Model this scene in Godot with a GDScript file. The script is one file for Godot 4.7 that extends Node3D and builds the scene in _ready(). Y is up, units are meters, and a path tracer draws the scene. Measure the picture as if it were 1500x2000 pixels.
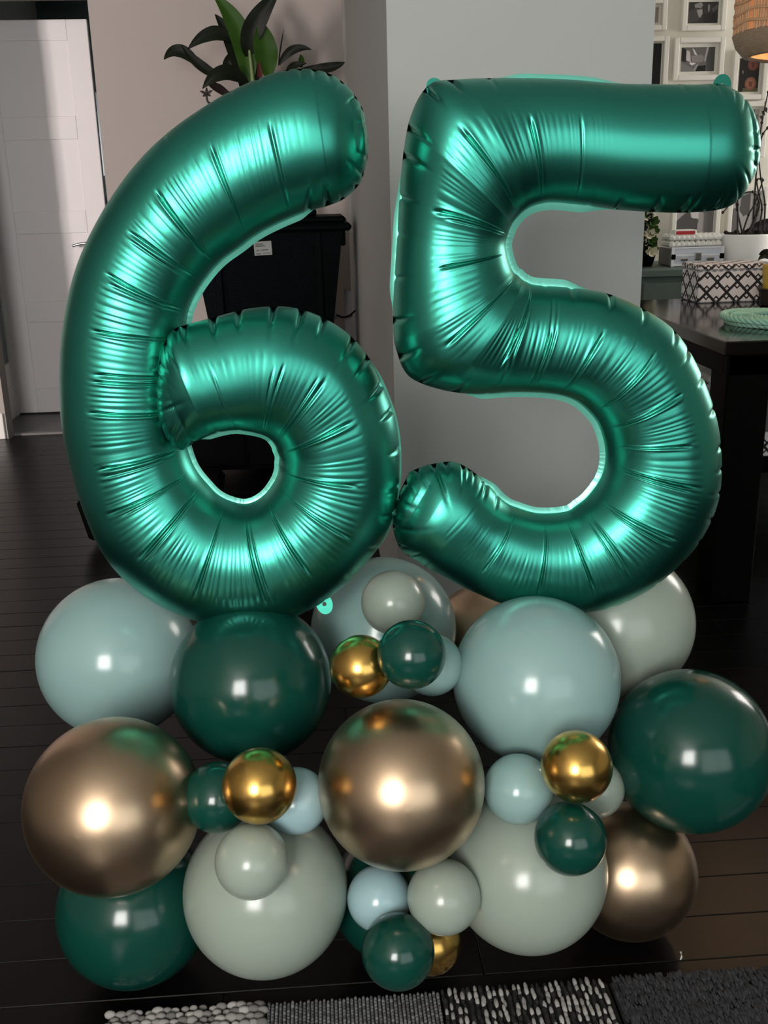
extends Node3D

var names := {}
var rng := RandomNumberGenerator.new()
var M := {}
var boxes := {}

# ---------------------------------------------------------------- naming and adding
func numbered(called: String, parent: Node) -> String:
	var key := str(parent.get_instance_id()) + called
	var k: int = names.get(key, 0)
	names[key] = k + 1
	return called if k == 0 else "%s_%03d" % [called, k]

func thing(called: String, label: String, category: String, at := Vector3.ZERO, group := "") -> Node3D:
	var o := Node3D.new()
	o.name = numbered(called, self)
	add_child(o, true)
	o.position = at
	tag(o, label, category, group)
	return o

func tag(o: Node3D, label: String, category: String, group := "") -> Node3D:
	o.set_meta("label", label)
	o.set_meta("category", category)
	if group != "":
		o.set_meta("group", group)
	return o

func put(called: String, mesh: Mesh, m: Material, parent: Node = self, at := Vector3.ZERO) -> MeshInstance3D:
	var o := MeshInstance3D.new()
	o.name = numbered(called, parent)
	o.mesh = mesh
	o.material_override = m
	o.position = at
	parent.add_child(o, true)
	return o

func struct(called: String, mesh: Mesh, m: Material, label := "", category := "") -> MeshInstance3D:
	var o := put(called, mesh, m)
	o.set_meta("kind", "structure")
	if label != "":
		o.set_meta("label", label)
		o.set_meta("category", category)
	return o

func stuff(called: String, mesh: Mesh, m: Material, where: Array, tints: Array, parent: Node) -> MultiMeshInstance3D:
	var mm := MultiMesh.new()
	mm.transform_format = MultiMesh.TRANSFORM_3D
	mm.use_colors = true
	mm.mesh = mesh
	mm.instance_count = where.size()
	for i in where.size():
		mm.set_instance_transform(i, where[i])
		mm.set_instance_color(i, tints[i])
	var o := MultiMeshInstance3D.new()
	o.name = numbered(called, parent)
	o.multimesh = mm
	o.material_override = m
	o.set_meta("kind", "stuff")
	parent.add_child(o, true)
	return o

# ---------------------------------------------------------------- materials
func mat(c: Color, rough: float, metal := 0.0, spec := 0.5) -> StandardMaterial3D:
	var m := StandardMaterial3D.new()
	m.albedo_color = c
	m.roughness = rough
	m.metallic = metal
	m.metallic_specular = spec
	return m

func noise_tex(freq: float, a: Color, b: Color, seed_: int, oct := 4) -> NoiseTexture2D:
	var n := FastNoiseLite.new()
	n.noise_type = FastNoiseLite.TYPE_SIMPLEX_SMOOTH
	n.frequency = freq
	n.seed = seed_
	n.fractal_octaves = oct
	var g := Gradient.new()
	g.set_color(0, a)
	g.set_color(1, b)
	var t := NoiseTexture2D.new()
	t.width = 512
	t.height = 512
	t.seamless = true
	t.noise = n
	t.color_ramp = g
	return t

func grained(m: StandardMaterial3D, t: Texture2D, scale: Vector3) -> StandardMaterial3D:
	m.albedo_texture = t
	m.uv1_triplanar = true
	m.uv1_world_triplanar = true
	m.uv1_scale = scale
	return m

func textured(img: Image, rough: float, tri := 0.0) -> StandardMaterial3D:
	var m := mat(Color.WHITE, rough)
	m.albedo_texture = ImageTexture.create_from_image(img)
	if tri > 0.0:
		m.uv1_triplanar = true
		m.uv1_scale = Vector3.ONE * tri
	return m

# ---------------------------------------------------------------- mesh helpers
func new_st() -> SurfaceTool:
	var st := SurfaceTool.new()
	st.begin(Mesh.PRIMITIVE_TRIANGLES)
	return st

func tri(st: SurfaceTool, a: Vector3, b: Vector3, c: Vector3, n: Vector3) -> void:
	var flip := (b - a).cross(c - a).dot(n) > 0.0
	for p in ([a, c, b] if flip else [a, b, c]):
		st.set_normal(n)
		st.set_uv(Vector2.ZERO)
		st.add_vertex(p)

func face(st: SurfaceTool, pts: Array, out_: Vector3) -> void:
	var n: Vector3 = (pts[1] - pts[0]).cross(pts[2] - pts[0]).normalized()
	if n.dot(out_) < 0.0:
		n = -n
	for i in range(1, pts.size() - 1):
		tri(st, pts[0], pts[i], pts[i + 1], n)

func add_box(st: SurfaceTool, size: Vector3, c: float, at := Vector3.ZERO, basis_ := Basis()) -> void:
	var h := size * 0.5
	c = minf(c, minf(h.x, minf(h.y, h.z)) * 0.9)
	var v := func(sx: int, sy: int, sz: int, ax: int) -> Vector3:
		var p := Vector3(sx * (h.x - (0.0 if ax == 0 else c)), sy * (h.y - (0.0 if ax == 1 else c)), sz * (h.z - (0.0 if ax == 2 else c)))
		return at + basis_ * p
	for s in [-1, 1]:
		face(st, [v.call(s, -1, -1, 0), v.call(s, 1, -1, 0), v.call(s, 1, 1, 0), v.call(s, -1, 1, 0)], basis_ * Vector3(s, 0, 0))
		face(st, [v.call(-1, s, -1, 1), v.call(1, s, -1, 1), v.call(1, s, 1, 1), v.call(-1, s, 1, 1)], basis_ * Vector3(0, s, 0))
		face(st, [v.call(-1, -1, s, 2), v.call(1, -1, s, 2), v.call(1, 1, s, 2), v.call(-1, 1, s, 2)], basis_ * Vector3(0, 0, s))
		if c <= 0.0:
			continue
		for q in [-1, 1]:
			face(st, [v.call(s, q, -1, 0), v.call(s, q, 1, 0), v.call(s, q, 1, 1), v.call(s, q, -1, 1)], basis_ * Vector3(s, q, 0))
			face(st, [v.call(s, -1, q, 0), v.call(s, 1, q, 0), v.call(s, 1, q, 2), v.call(s, -1, q, 2)], basis_ * Vector3(s, 0, q))
			face(st, [v.call(-1, s, q, 1), v.call(1, s, q, 1), v.call(1, s, q, 2), v.call(-1, s, q, 2)], basis_ * Vector3(0, s, q))
			for r in [-1, 1]:
				face(st, [v.call(s, q, r, 0), v.call(s, q, r, 1), v.call(s, q, r, 2)], basis_ * Vector3(s, q, r))

func box(size: Vector3, c := 0.003, at := Vector3.ZERO) -> ArrayMesh:
	var st := new_st()
	add_box(st, size, c, at)
	return st.commit()

func span(lo: Vector3, hi: Vector3, c := 0.003) -> ArrayMesh:
	return box(hi - lo, c, (lo + hi) * 0.5)

func spans(list: Array, c := 0.003) -> ArrayMesh:
	var st := new_st()
	for b in list:
		add_box(st, b[1] - b[0], c, (b[0] + b[1]) * 0.5)
	return st.commit()

# a grid of points as one smooth surface; sgn turns it inside out
func grid(P: PackedVector3Array, nu: int, nv: int, sgn := 1.0, closed := false, st: SurfaceTool = null) -> ArrayMesh:
	var N := PackedVector3Array()
	N.resize(P.size())
	var UV := PackedVector2Array()
	UV.resize(P.size())
	for i in nu:
		var i0 := i - 1
		var i1 := i + 1
		if closed:
			i0 = nu - 2 if i == 0 else i0
			i1 = 1 if i == nu - 1 else i1
		i0 = maxi(i0, 0)
		i1 = mini(i1, nu - 1)
		for j in nv:
			var du := P[i1 * nv + j] - P[i0 * nv + j]
			var dv := P[i * nv + mini(j + 1, nv - 1)] - P[i * nv + maxi(j - 1, 0)]
			var n := du.cross(dv)
			if n.length_squared() < 1e-22:
				n = Vector3(0, 0, 1)
			N[i * nv + j] = n.normalized() * sgn
			UV[i * nv + j] = Vector2(float(i) / (nu - 1), float(j) / (nv - 1))
	var I := PackedInt32Array()
	I.resize((nu - 1) * (nv - 1) * 6)
	var k := 0
	for i in nu - 1:
		for j in nv - 1:
			var a := i * nv + j
			var b := a + nv
			var c := a + 1
			var d := b + 1
			if sgn > 0.0:
				I[k] = a; I[k + 1] = c; I[k + 2] = b; I[k + 3] = b; I[k + 4] = c; I[k + 5] = d
			else:
				I[k] = a; I[k + 1] = b; I[k + 2] = c; I[k + 3] = b; I[k + 4] = d; I[k + 5] = c
			k += 6
	var arr := []
	arr.resize(Mesh.ARRAY_MAX)
	arr[Mesh.ARRAY_VERTEX] = P
	arr[Mesh.ARRAY_NORMAL] = N
	arr[Mesh.ARRAY_TEX_UV] = UV
	arr[Mesh.ARRAY_INDEX] = I
	var am := ArrayMesh.new()
	am.add_surface_from_arrays(Mesh.PRIMITIVE_TRIANGLES, arr)
	if st:
		st.append_from(am, 0, Transform3D())
	return am

func lathe(prof: Array, segs := 40, st: SurfaceTool = null, at := Vector3.ZERO, wob := 0.0) -> ArrayMesh:
	var P := PackedVector3Array()
	for i in segs + 1:
		var a := TAU * i / segs
		for p in prof:
			var r: float = maxf(p.x, 0.0002) * (1.0 + wob * sin(3.0 * a + p.y * 30.0))
			P.append(at + Vector3(cos(a) * r, p.y, sin(a) * r))
	return grid(P, segs + 1, prof.size(), -1.0, true, st)

func tube(path: Array, r0: float, r1: float, segs := 8, st: SurfaceTool = null) -> ArrayMesh:
	var P := PackedVector3Array()
	var n := path.size()
	var side := Vector3.ZERO
	for i in range(-1, n + 1):
		var k := clampi(i, 0, n - 1)
		var t: Vector3 = (path[mini(k + 1, n - 1)] - path[maxi(k - 1, 0)]).normalized()
		if side == Vector3.ZERO:
			side = t.cross(Vector3.UP if absf(t.y) < 0.9 else Vector3.RIGHT).normalized()
		side = (side - t * side.dot(t)).normalized()
		var up := t.cross(side)
		var r := lerpf(r0, r1, float(k) / (n - 1))
		if i < 0 or i == n:
			r = 0.0001
		for j in segs + 1:
			var a := TAU * j / segs
			P.append(path[k] + (side * cos(a) + up * sin(a)) * r)
	return grid(P, n + 2, segs + 1, -1.0, false, st)

func smooth_path(pts: Array, per := 6) -> Array:
	var out := []
	for i in pts.size() - 1:
		var p0: Vector3 = pts[maxi(i - 1, 0)]
		var p3: Vector3 = pts[mini(i + 2, pts.size() - 1)]
		for k in per:
			out.append(pts[i].cubic_interpolate(pts[i + 1], p0, p3, float(k) / per))
	out.append(pts[-1])
	return out

func prism(poly: Array, z0: float, z1: float) -> ArrayMesh:
	var st := new_st()
	var c := Vector2.ZERO
	for p in poly:
		c += p / poly.size()
	var n := poly.size()
	var front := []
	var back := []
	for p in poly:
		front.append(Vector3(p.x, p.y, z1))
		back.append(Vector3(p.x, p.y, z0))
	face(st, front, Vector3(0, 0, 1))
	face(st, back, Vector3(0, 0, -1))
	for i in n:
		var j := (i + 1) % n
		var e: Vector2 = poly[j] - poly[i]
		var o := Vector3(e.y, -e.x, 0)
		var mid: Vector2 = (poly[i] + poly[j]) * 0.5 - c
		if o.dot(Vector3(mid.x, mid.y, 0)) < 0.0:
			o = -o
		face(st, [front[i], front[j], back[j], back[i]], o)
	return st.commit()

func sm(a: float, b: float, x: float) -> float:
	return smoothstep(a, b, x)

func polyfill(img: Image, pts: Array, c: Color) -> void:
	var poly := PackedVector2Array(pts)
	for y in img.get_height():
		for x in img.get_width():
			if Geometry2D.is_point_in_polygon(Vector2(x + 0.5, y + 0.5), poly):
				img.set_pixel(x, y, c)

# ---------------------------------------------------------------- foil number balloons
# each rib: one edge of the stroke (x, y), the other edge (x, y), fullness, wrinkles on either side, scallops on either edge, forward shift
const SIX := [
	[0.079, 1.255, 0.084, 1.211, 0, 0, 0, 0, 0, 0],
	[0.071, 1.271, 0.08, 1.187, 0.5, 0, 0, 0, 0, 0],
	[0.057, 1.289, 0.069, 1.16, 0.78, 0, 0, 0, 0, 0],
	[0.034, 1.305, 0.047, 1.141, 0.93, 0, 0, 0.2, 0.2, 0],
	[0.003, 1.312, 0.023, 1.132, 1, 0, 0, 0.5, 0.6, 0],
	[-0.032, 1.31, -0.006, 1.125, 1, 0, 0.3, 0.2, 0, 0],
	[-0.075, 1.297, -0.047, 1.11, 1, 0, 0.9, 0.2, 0, 0],
	[-0.125, 1.275, -0.079, 1.095, 1, 0, 1, 0.1, 0, 0],
	[-0.187, 1.238, -0.103, 1.079, 1, 0, 1, 0.1, 0, 0],
	[-0.236, 1.198, -0.133, 1.059, 1, 0, 1, 0, 0, 0],
	[-0.282, 1.146, -0.16, 1.031, 1, 0, 1, 0, 0, 0],
	[-0.322, 1.086, -0.179, 1.002, 1, 0, 1, 0, 0, 0],
	[-0.348, 1.03, -0.189, 0.973, 1, 0, 1, 0, 0, 0],
	[-0.368, 0.962, -0.198, 0.923, 1, 0, 1, 0, 0, 0],
	[-0.379, 0.895, -0.202, 0.877, 1, 0, 1, 0, 0, 0],
	[-0.383, 0.826, -0.204, 0.831, 1, 0, 1, 0, 0, 0],
	[-0.377, 0.759, -0.203, 0.796, 1, 0, 1, 0, 0, 0],
	[-0.365, 0.693, -0.197, 0.767, 1, 0, 1, 0, 0, 0],
	[-0.345, 0.63, -0.188, 0.747, 1, 0, 1, 0, 0, 0],
	[-0.314, 0.582, -0.176, 0.73, 1, 0, 1, 0, 0, 0],
	[-0.274, 0.544, -0.164, 0.715, 1, 0, 1, 0, 0, 0],
	[-0.232, 0.518, -0.152, 0.706, 1, 0, 1, 0, 0, 0],
	[-0.193, 0.504, -0.144, 0.702, 1, 0, 1, 0, 0, 0],
	[-0.153, 0.497, -0.133, 0.698, 1, 0, 1, 0, 0, 0],
	[-0.092, 0.498, -0.119, 0.696, 1, 0, 1, 0, 0, 0],
	[-0.034, 0.515, -0.103, 0.701, 1, 0, 1, 0.1, 0, 0],
	[0.018, 0.548, -0.088, 0.712, 1, 0, 1, 0.3, 0, 0],
	[0.063, 0.591, -0.077, 0.726, 1, 0, 1, 0.3, 0, 0],
	[0.096, 0.639, -0.071, 0.736, 1, 0, 1, 0.3, 0, 0],
	[0.114, 0.697, -0.067, 0.748, 1, 0, 1, 0.4, 0, 0],
	[0.119, 0.754, -0.066, 0.759, 1, 0, 1, 0.5, 0, 0],
	[0.115, 0.811, -0.065, 0.768, 1, 0, 1, 0.6, 0, 0],
	[0.1, 0.862, -0.068, 0.778, 1, 0, 1, 0.8, 0, 0],
	[0.077, 0.913, -0.07, 0.786, 1, 0, 0.9, 1, 0, 0],
	[0.045, 0.952, -0.074, 0.793, 1, 0, 0.8, 1, 0, 0],
	[0.002, 0.98, -0.079, 0.8, 1, 0, 0.8, 1, 0, 0.005],
	[-0.042, 0.994, -0.086, 0.806, 1, 0, 0.7, 1, 0, 0.012],
	[-0.094, 0.994, -0.094, 0.811, 1, 0, 0.6, 1, 0, 0.02],
	[-0.142, 0.985, -0.108, 0.817, 1, 0, 0.5, 1, 0, 0.03],
	[-0.18, 0.977, -0.129, 0.821, 1, 0, 0.2, 0.8, 0.2, 0.038],
	[-0.205, 0.968, -0.155, 0.818, 1, 0, 0, 0.5, 0.3, 0.045],
	[-0.221, 0.938, -0.179, 0.81, 0.8, 0, 0, 0.5, 0.3, 0.05],
	[-0.231, 0.893, -0.203, 0.797, 0.45, 0, 0, 0.5, 0.3, 0.05],
	[-0.233, 0.847, -0.22, 0.808, 0, 0, 0, 0.3, 0.3, 0.05]]
const FIVE := [
	[0.639, 1.224, 0.643, 1.182, 0, 0, 0, 0, 0, 0],
	[0.619, 1.262, 0.636, 1.151, 0.5, 0, 0, 0, 0, 0],
	[0.586, 1.282, 0.609, 1.118, 0.85, 0, 0, 0, 0, 0],
	[0.54, 1.283, 0.548, 1.11, 1, 0, 0, 0.2, 1, 0],
	[0.438, 1.286, 0.457, 1.115, 1, 0, 0, 0, 0.6, 0],
	[0.372, 1.292, 0.385, 1.125, 1, 0, 0.3, 0, 0, 0],
	[0.314, 1.295, 0.344, 1.129, 1, 0, 0.9, 0, 0, 0],
	[0.26, 1.296, 0.319, 1.125, 1, 0, 1, 0.2, 0, 0],
	[0.207, 1.295, 0.305, 1.118, 1, 0, 1, 0.8, 0, 0],
	[0.17, 1.289, 0.296, 1.11, 1, 0, 1, 1, 0, 0],
	[0.144, 1.25, 0.288, 1.1, 1, 0, 1, 1, 0, 0],
	[0.13, 1.183, 0.283, 1.088, 1, 0, 1, 0.8, 0, 0],
	[0.121, 1.082, 0.279, 1.072, 1, 0, 1, 0.2, 0, 0],
	[0.115, 1.009, 0.282, 1.054, 1, 0, 1, 0.3, 0, 0],
	[0.113, 0.961, 0.287, 1.04, 1, 0, 1, 0.8, 0, 0],
	[0.117, 0.925, 0.292, 1.032, 1, 0, 1, 1, 0, 0],
	[0.136, 0.884, 0.298, 1.028, 1, 0, 1, 1, 0, 0],
	[0.186, 0.862, 0.303, 1.023, 1, 0, 1, 0.8, 0, 0],
	[0.237, 0.854, 0.311, 1.018, 1, 0.3, 1, 0.2, 0, 0],
	[0.288, 0.855, 0.326, 1.013, 1, 0.8, 0.7, 0, 0.1, 0],
	[0.329, 0.853, 0.374, 1.008, 1, 1, 0.2, 0, 0.3, 0],
	[0.363, 0.848, 0.431, 0.998, 1, 1, 0, 0, 0.5, 0],
	[0.389, 0.838, 0.489, 0.973, 1, 1, 0, 0, 0.6, 0],
	[0.41, 0.821, 0.542, 0.935, 1, 1, 0, 0, 0.7, 0],
	[0.427, 0.799, 0.585, 0.868, 1, 1, 0, 0, 0.7, 0],
	[0.438, 0.767, 0.616, 0.785, 1, 1, 0, 0, 0.6, 0],
	[0.44, 0.737, 0.625, 0.692, 1, 1, 0, 0, 0.6, 0],
	[0.433, 0.711, 0.608, 0.626, 1, 1, 0, 0, 0.4, 0],
	[0.415, 0.685, 0.572, 0.572, 1, 1, 0, 0, 0.2, 0],
	[0.398, 0.671, 0.511, 0.521, 1, 1, 0, 0, 0.2, 0],
	[0.38, 0.661, 0.428, 0.491, 1, 1, 0, 0, 0, 0],
	[0.338, 0.66, 0.305, 0.503, 1, 1, 0, 0, 0, 0],
	[0.303, 0.671, 0.234, 0.533, 1, 0.9, 0, 0, 0, 0],
	[0.28, 0.684, 0.187, 0.561, 1, 0.6, 0, 0.1, 0.1, 0],
	[0.246, 0.721, 0.144, 0.588, 0.95, 0.1, 0, 0.6, 0.2, 0],
	[0.206, 0.748, 0.116, 0.614, 0.8, 0, 0, 0.2, 0.1, 0],
	[0.164, 0.746, 0.106, 0.651, 0.5, 0, 0, 0, 0, 0],
	[0.134, 0.736, 0.111, 0.685, 0, 0, 0, 0, 0, 0]]
const FOIL_Z := -1.52

func foil_number(called: String, label: String, ribs: Array, flanges: Array, caps: Array, seed_: int) -> Node3D:
	var root := thing(called, label, "balloon", Vector3.ZERO, "")
	var r := RandomNumberGenerator.new()
	r.seed = seed_
	var noise := FastNoiseLite.new()
	noise.seed = seed_
	noise.frequency = 1.0
	var n := ribs.size()
	# samples along the stroke
	var rows := []
	var s := 0.0
	var ea := 0.0
	var eb := 0.0
	for i in n - 1:
		var a: Array = ribs[i]
		var b: Array = ribs[i + 1]
		var p: Array = ribs[maxi(i - 1, 0)]
		var q: Array = ribs[mini(i + 2, n - 1)]
		var ln := Vector2(b[0] + b[2] - a[0] - a[2], b[1] + b[3] - a[1] - a[3]).length() * 0.5
		var per := maxi(6, int(ln / 0.00125))
		for k in per + (1 if i == n - 2 else 0):
			var f := float(k) / per
			var v := []
			for c in 10:
				v.append(cubic_interpolate(a[c], b[c], p[c], q[c], f) if c < 4 or c == 9 else lerpf(a[c], b[c], f if c > 4 else f))
			v.append(i + f)
			if rows.size() > 0:
				var o: Array = rows[-1]
				s += Vector2(v[0] + v[2] - o[0] - o[2], v[1] + v[3] - o[1] - o[3]).length() * 0.5
				ea += Vector2(v[0] - o[0], v[1] - o[1]).length()
				eb += Vector2(v[2] - o[2], v[3] - o[3]).length()
			v.append_array([s, ea, eb])
			rows.append(v)
	var total := s
	# long creases across the stroke and notches along its edges
	var creases := []
	var at := 0.05
	while at < total:
		creases.append([at, r.randf_range(0.24, 0.34), r.randf_range(-0.022, 0.022), r.randf_range(0.6, 1.0), r.randf_range(0.0014, 0.0021)])
		if r.randf() < 0.45:
			creases.append([at + r.randf_range(0.006, 0.011), r.randf_range(0.28, 0.36), creases[-1][2] * 0.6, r.randf_range(0.35, 0.6), 0.0013])
		at += r.randf_range(0.052, 0.088)
	var notch := [[], []]
	for side in 2:
		at = 0.01
		while at < maxf(ea, eb) + 0.1:
			notch[side].append([at, r.randf_range(0.7, 1.0), r.randf_range(0.45, 0.75)])
			var cap := false
			for v in rows:
				if v[12 + side] >= at:
					cap = v[10] > n - 6.5
					break
			at += r.randf_range(0.026, 0.042) if cap else r.randf_range(0.034, 0.062)
	# pleats that run in from the rounded ends
	var pleats := []
	for cp in caps:
		var list := []
		var a: float = -cp[5]
		while a < cp[5]:
			list.append([cp[2] + a, r.randf_range(0.5, 1.0), r.randf_range(0.12, 0.5)])
			a += r.randf_range(0.2, 0.36)
		pleats.append(list)
	var nt := 61
	var P := PackedVector3Array()
	P.resize(rows.size() * nt)
	var near := [0, 0]
	for i in rows.size():
		var v: Array = rows[i]
		var A := Vector2(v[0], v[1])
		var B := Vector2(v[2], v[3])
		var across := B - A
		var w := across.length()
		var h: float = sqrt(clampf(v[4], 0.0, 1.0)) * 0.40 * clampf(w, 0.13, 0.2)
		if v[4] > 0.99:
			h = 0.40 * clampf(w, 0.13, 0.2)
		var sc: float = v[11]
		var fine_amp := 0.00062 * clampf(0.65 + 0.8 * noise.get_noise_1d(sc * 22.0), 0.12, 1.0)
		var phase := sc / 0.0084 + 1.6 * noise.get_noise_1d(sc * 14.0 + 50.0)
		var wave := pow(0.5 + 0.5 * sin(TAU * phase), 1.3) + 0.18 * sin(TAU * phase * 0.47 + 1.0)
		var jit := 0.035 * noise.get_noise_1d(sc * 60.0 + 9.0)
		var dent := [0.0, 0.0]
		var reach := [0.6, 0.6]
		for side in 2:
			var e: float = v[12 + side]
			var list: Array = notch[side]
			while near[side] < list.size() - 1 and absf(list[near[side] + 1][0] - e) < absf(list[near[side]][0] - e):
				near[side] += 1
			var d: float = (e - list[near[side]][0]) / 0.0036
			dent[side] = exp(-d * d) * list[near[side]][1] * clampf(v[7 + side], 0.0, 1.0)
			reach[side] = list[near[side]][2]
		for j in nt:
			var t := 0.5 - 0.5 * cos(PI * j / (nt - 1))
			var u := 2.0 * t - 1.0
			var prof := pow(maxf(0.0, 1.0 - pow(absf(u), 2.2)), 0.6)
			var z := h * prof
			var xy := A + across * t
			# fine gathers and long creases on the inside of the bend
			for side in 2:
				var wt: float = clampf(v[5 + side], 0.0, 1.0)
				if wt <= 0.01:
					continue
				var q := t if side == 1 else 1.0 - t
				var win := sm(0.27 + jit, 0.33 + jit, q) * (1.0 - sm(0.52, 0.84, q))
				z -= fine_amp * wt * win * wave
				for c in creases:
					var ds: float = sc - c[0] - c[2] * (q - 0.5)
					if absf(ds) > 0.02:
						continue
					var cw: float = c[4] * (1.0 + 0.6 * (0.6 - q))
					var g := exp(-pow(ds / cw, 2.0)) - 0.22 * exp(-pow((absf(ds) - cw * 2.3) / cw, 2.0))
					z -= 0.0042 * c[3] * wt * g * sm(c[1], c[1] + 0.14, q) * (1.0 - sm(0.8, 0.97, q))
			# puckered seam
			for side in 2:
				if dent[side] > 0.004:
					var q := u if side == 1 else -u
					xy += across / maxf(w, 0.01) * (-0.0078 if side == 1 else 0.0078) * dent[side] * sm(0.7, 1.0, q)
					z -= 0.007 * dent[side] * sm(reach[side], 0.97, q) * prof
			for ci in caps.size():
				var cp: Array = caps[ci]
				if v[10] < cp[3] or v[10] > cp[4]:
					continue
				var o := Vector2(xy.x - cp[0], xy.y - cp[1])
				var e := 1.0 - z / 0.074
				var sum := 0.0
				for pl in pleats[ci]:
					var da: float = angle_difference(o.angle(), pl[0])
					if absf(da) < 0.2:
						var g: float = da * o.length() / 0.0026
						sum = maxf(sum, exp(-g * g) * pl[1] * sm(pl[2], pl[2] + 0.45, e))
				z -= 0.006 * sum * minf(1.0, z / 0.012)
				xy -= o.normalized() * 0.0075 * sum * sm(0.75, 1.0, e)
			P[i * nt + j] = Vector3(xy.x, xy.y, FOIL_Z + v[9] + z)
	put("front_foil", grid(P, rows.size(), nt, 1.0 if facing(P, nt, rows.size()) else -1.0), M.foil, root)
	# back
	var step := 4
	var nb := int((rows.size() - 1) / step) + 1
	var nq := 17
	var Q := PackedVector3Array()
	for i in nb:
		var v: Array = rows[mini(i * step, rows.size() - 1)]
		var A := Vector2(v[0], v[1])
		var B := Vector2(v[2], v[3])
		var h: float = sqrt(clampf(v[4], 0.0, 1.0)) * 0.38 * clampf((B - A).length(), 0.13, 0.2)
		for j in nq:
			var t := 0.5 - 0.5 * cos(PI * j / (nq - 1))
			var prof := pow(maxf(0.0, 1.0 - pow(absf(2.0 * t - 1.0), 2.2)), 0.6)
			var xy := A + (B - A) * t
			Q.append(Vector3(xy.x, xy.y, FOIL_Z + v[9] - h * prof))
	put("back_foil", grid(Q, nb, nq, -1.0 if facing(P, nt, rows.size()) else 1.0), M.foil, root)
	# flat welded seam that shows along the holes
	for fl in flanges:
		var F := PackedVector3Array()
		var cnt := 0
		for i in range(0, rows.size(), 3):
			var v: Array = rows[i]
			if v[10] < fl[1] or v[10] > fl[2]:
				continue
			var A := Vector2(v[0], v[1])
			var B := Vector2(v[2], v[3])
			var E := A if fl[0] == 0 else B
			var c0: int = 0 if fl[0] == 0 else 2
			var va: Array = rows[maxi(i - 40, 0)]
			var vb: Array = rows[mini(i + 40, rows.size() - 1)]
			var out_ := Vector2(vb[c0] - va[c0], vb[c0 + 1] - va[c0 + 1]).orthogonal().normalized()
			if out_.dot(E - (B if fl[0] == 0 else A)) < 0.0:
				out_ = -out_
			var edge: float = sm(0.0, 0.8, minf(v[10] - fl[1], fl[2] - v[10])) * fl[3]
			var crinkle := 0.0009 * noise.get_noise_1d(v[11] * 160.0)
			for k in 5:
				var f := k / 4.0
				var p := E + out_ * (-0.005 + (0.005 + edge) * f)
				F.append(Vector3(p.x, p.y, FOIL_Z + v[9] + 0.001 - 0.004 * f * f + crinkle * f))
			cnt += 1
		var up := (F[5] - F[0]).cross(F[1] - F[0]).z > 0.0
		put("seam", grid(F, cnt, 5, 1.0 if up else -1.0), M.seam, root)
	return root

func facing(P: PackedVector3Array, nt: int, nr: int) -> bool:
	var i := int(nr / 2) * nt + int(nt / 2)
	return (P[i + nt] - P[i - nt]).cross(P[i + 1] - P[i - 1]).z > 0.0

func hanging_tab(root: Node3D, at: Vector3, turn: float, size := 0.013) -> void:
	var P := PackedVector3Array()
	for i in 25:
		var a := TAU * i / 24
		for k in 2:
			var rr: float = size * (0.26 if k == 0 else 1.0)
			var p := Vector3(cos(a) * rr, sin(a) * rr * (1.25 if k == 1 else 1.0), 0.0).rotated(Vector3(0, 0, 1), turn)
			P.append(at + p + Vector3(0, 0, -0.25 * p.y))
	put("hanging_tab", grid(P, 25, 2, -1.0, true), M.foil, root)

# ---------------------------------------------------------------- latex balloons
func balloon_mesh() -> ArrayMesh:
	var prof := []
	for k in 49:
		var th := PI * (1.0 - k / 48.0 * 1.0)
		if th > PI * 0.93:
			continue
		var y := cos(th)
		var rr := sin(th)
		var pull := sm(0.35, 1.0, -y)
		prof.append(Vector2(rr * (1.0 - 0.02 * pull), y * (1.0 + 0.045 * pull)))
	var neck := [Vector2(0.0, -1.17), Vector2(0.085, -1.165), Vector2(0.07, -1.14), Vector2(0.035, -1.105), Vector2(0.045, -1.085), Vector2(0.07, -1.06), Vector2(0.12, -1.04)]
	neck.append_array(prof)
	return lathe(neck, 72)

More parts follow.
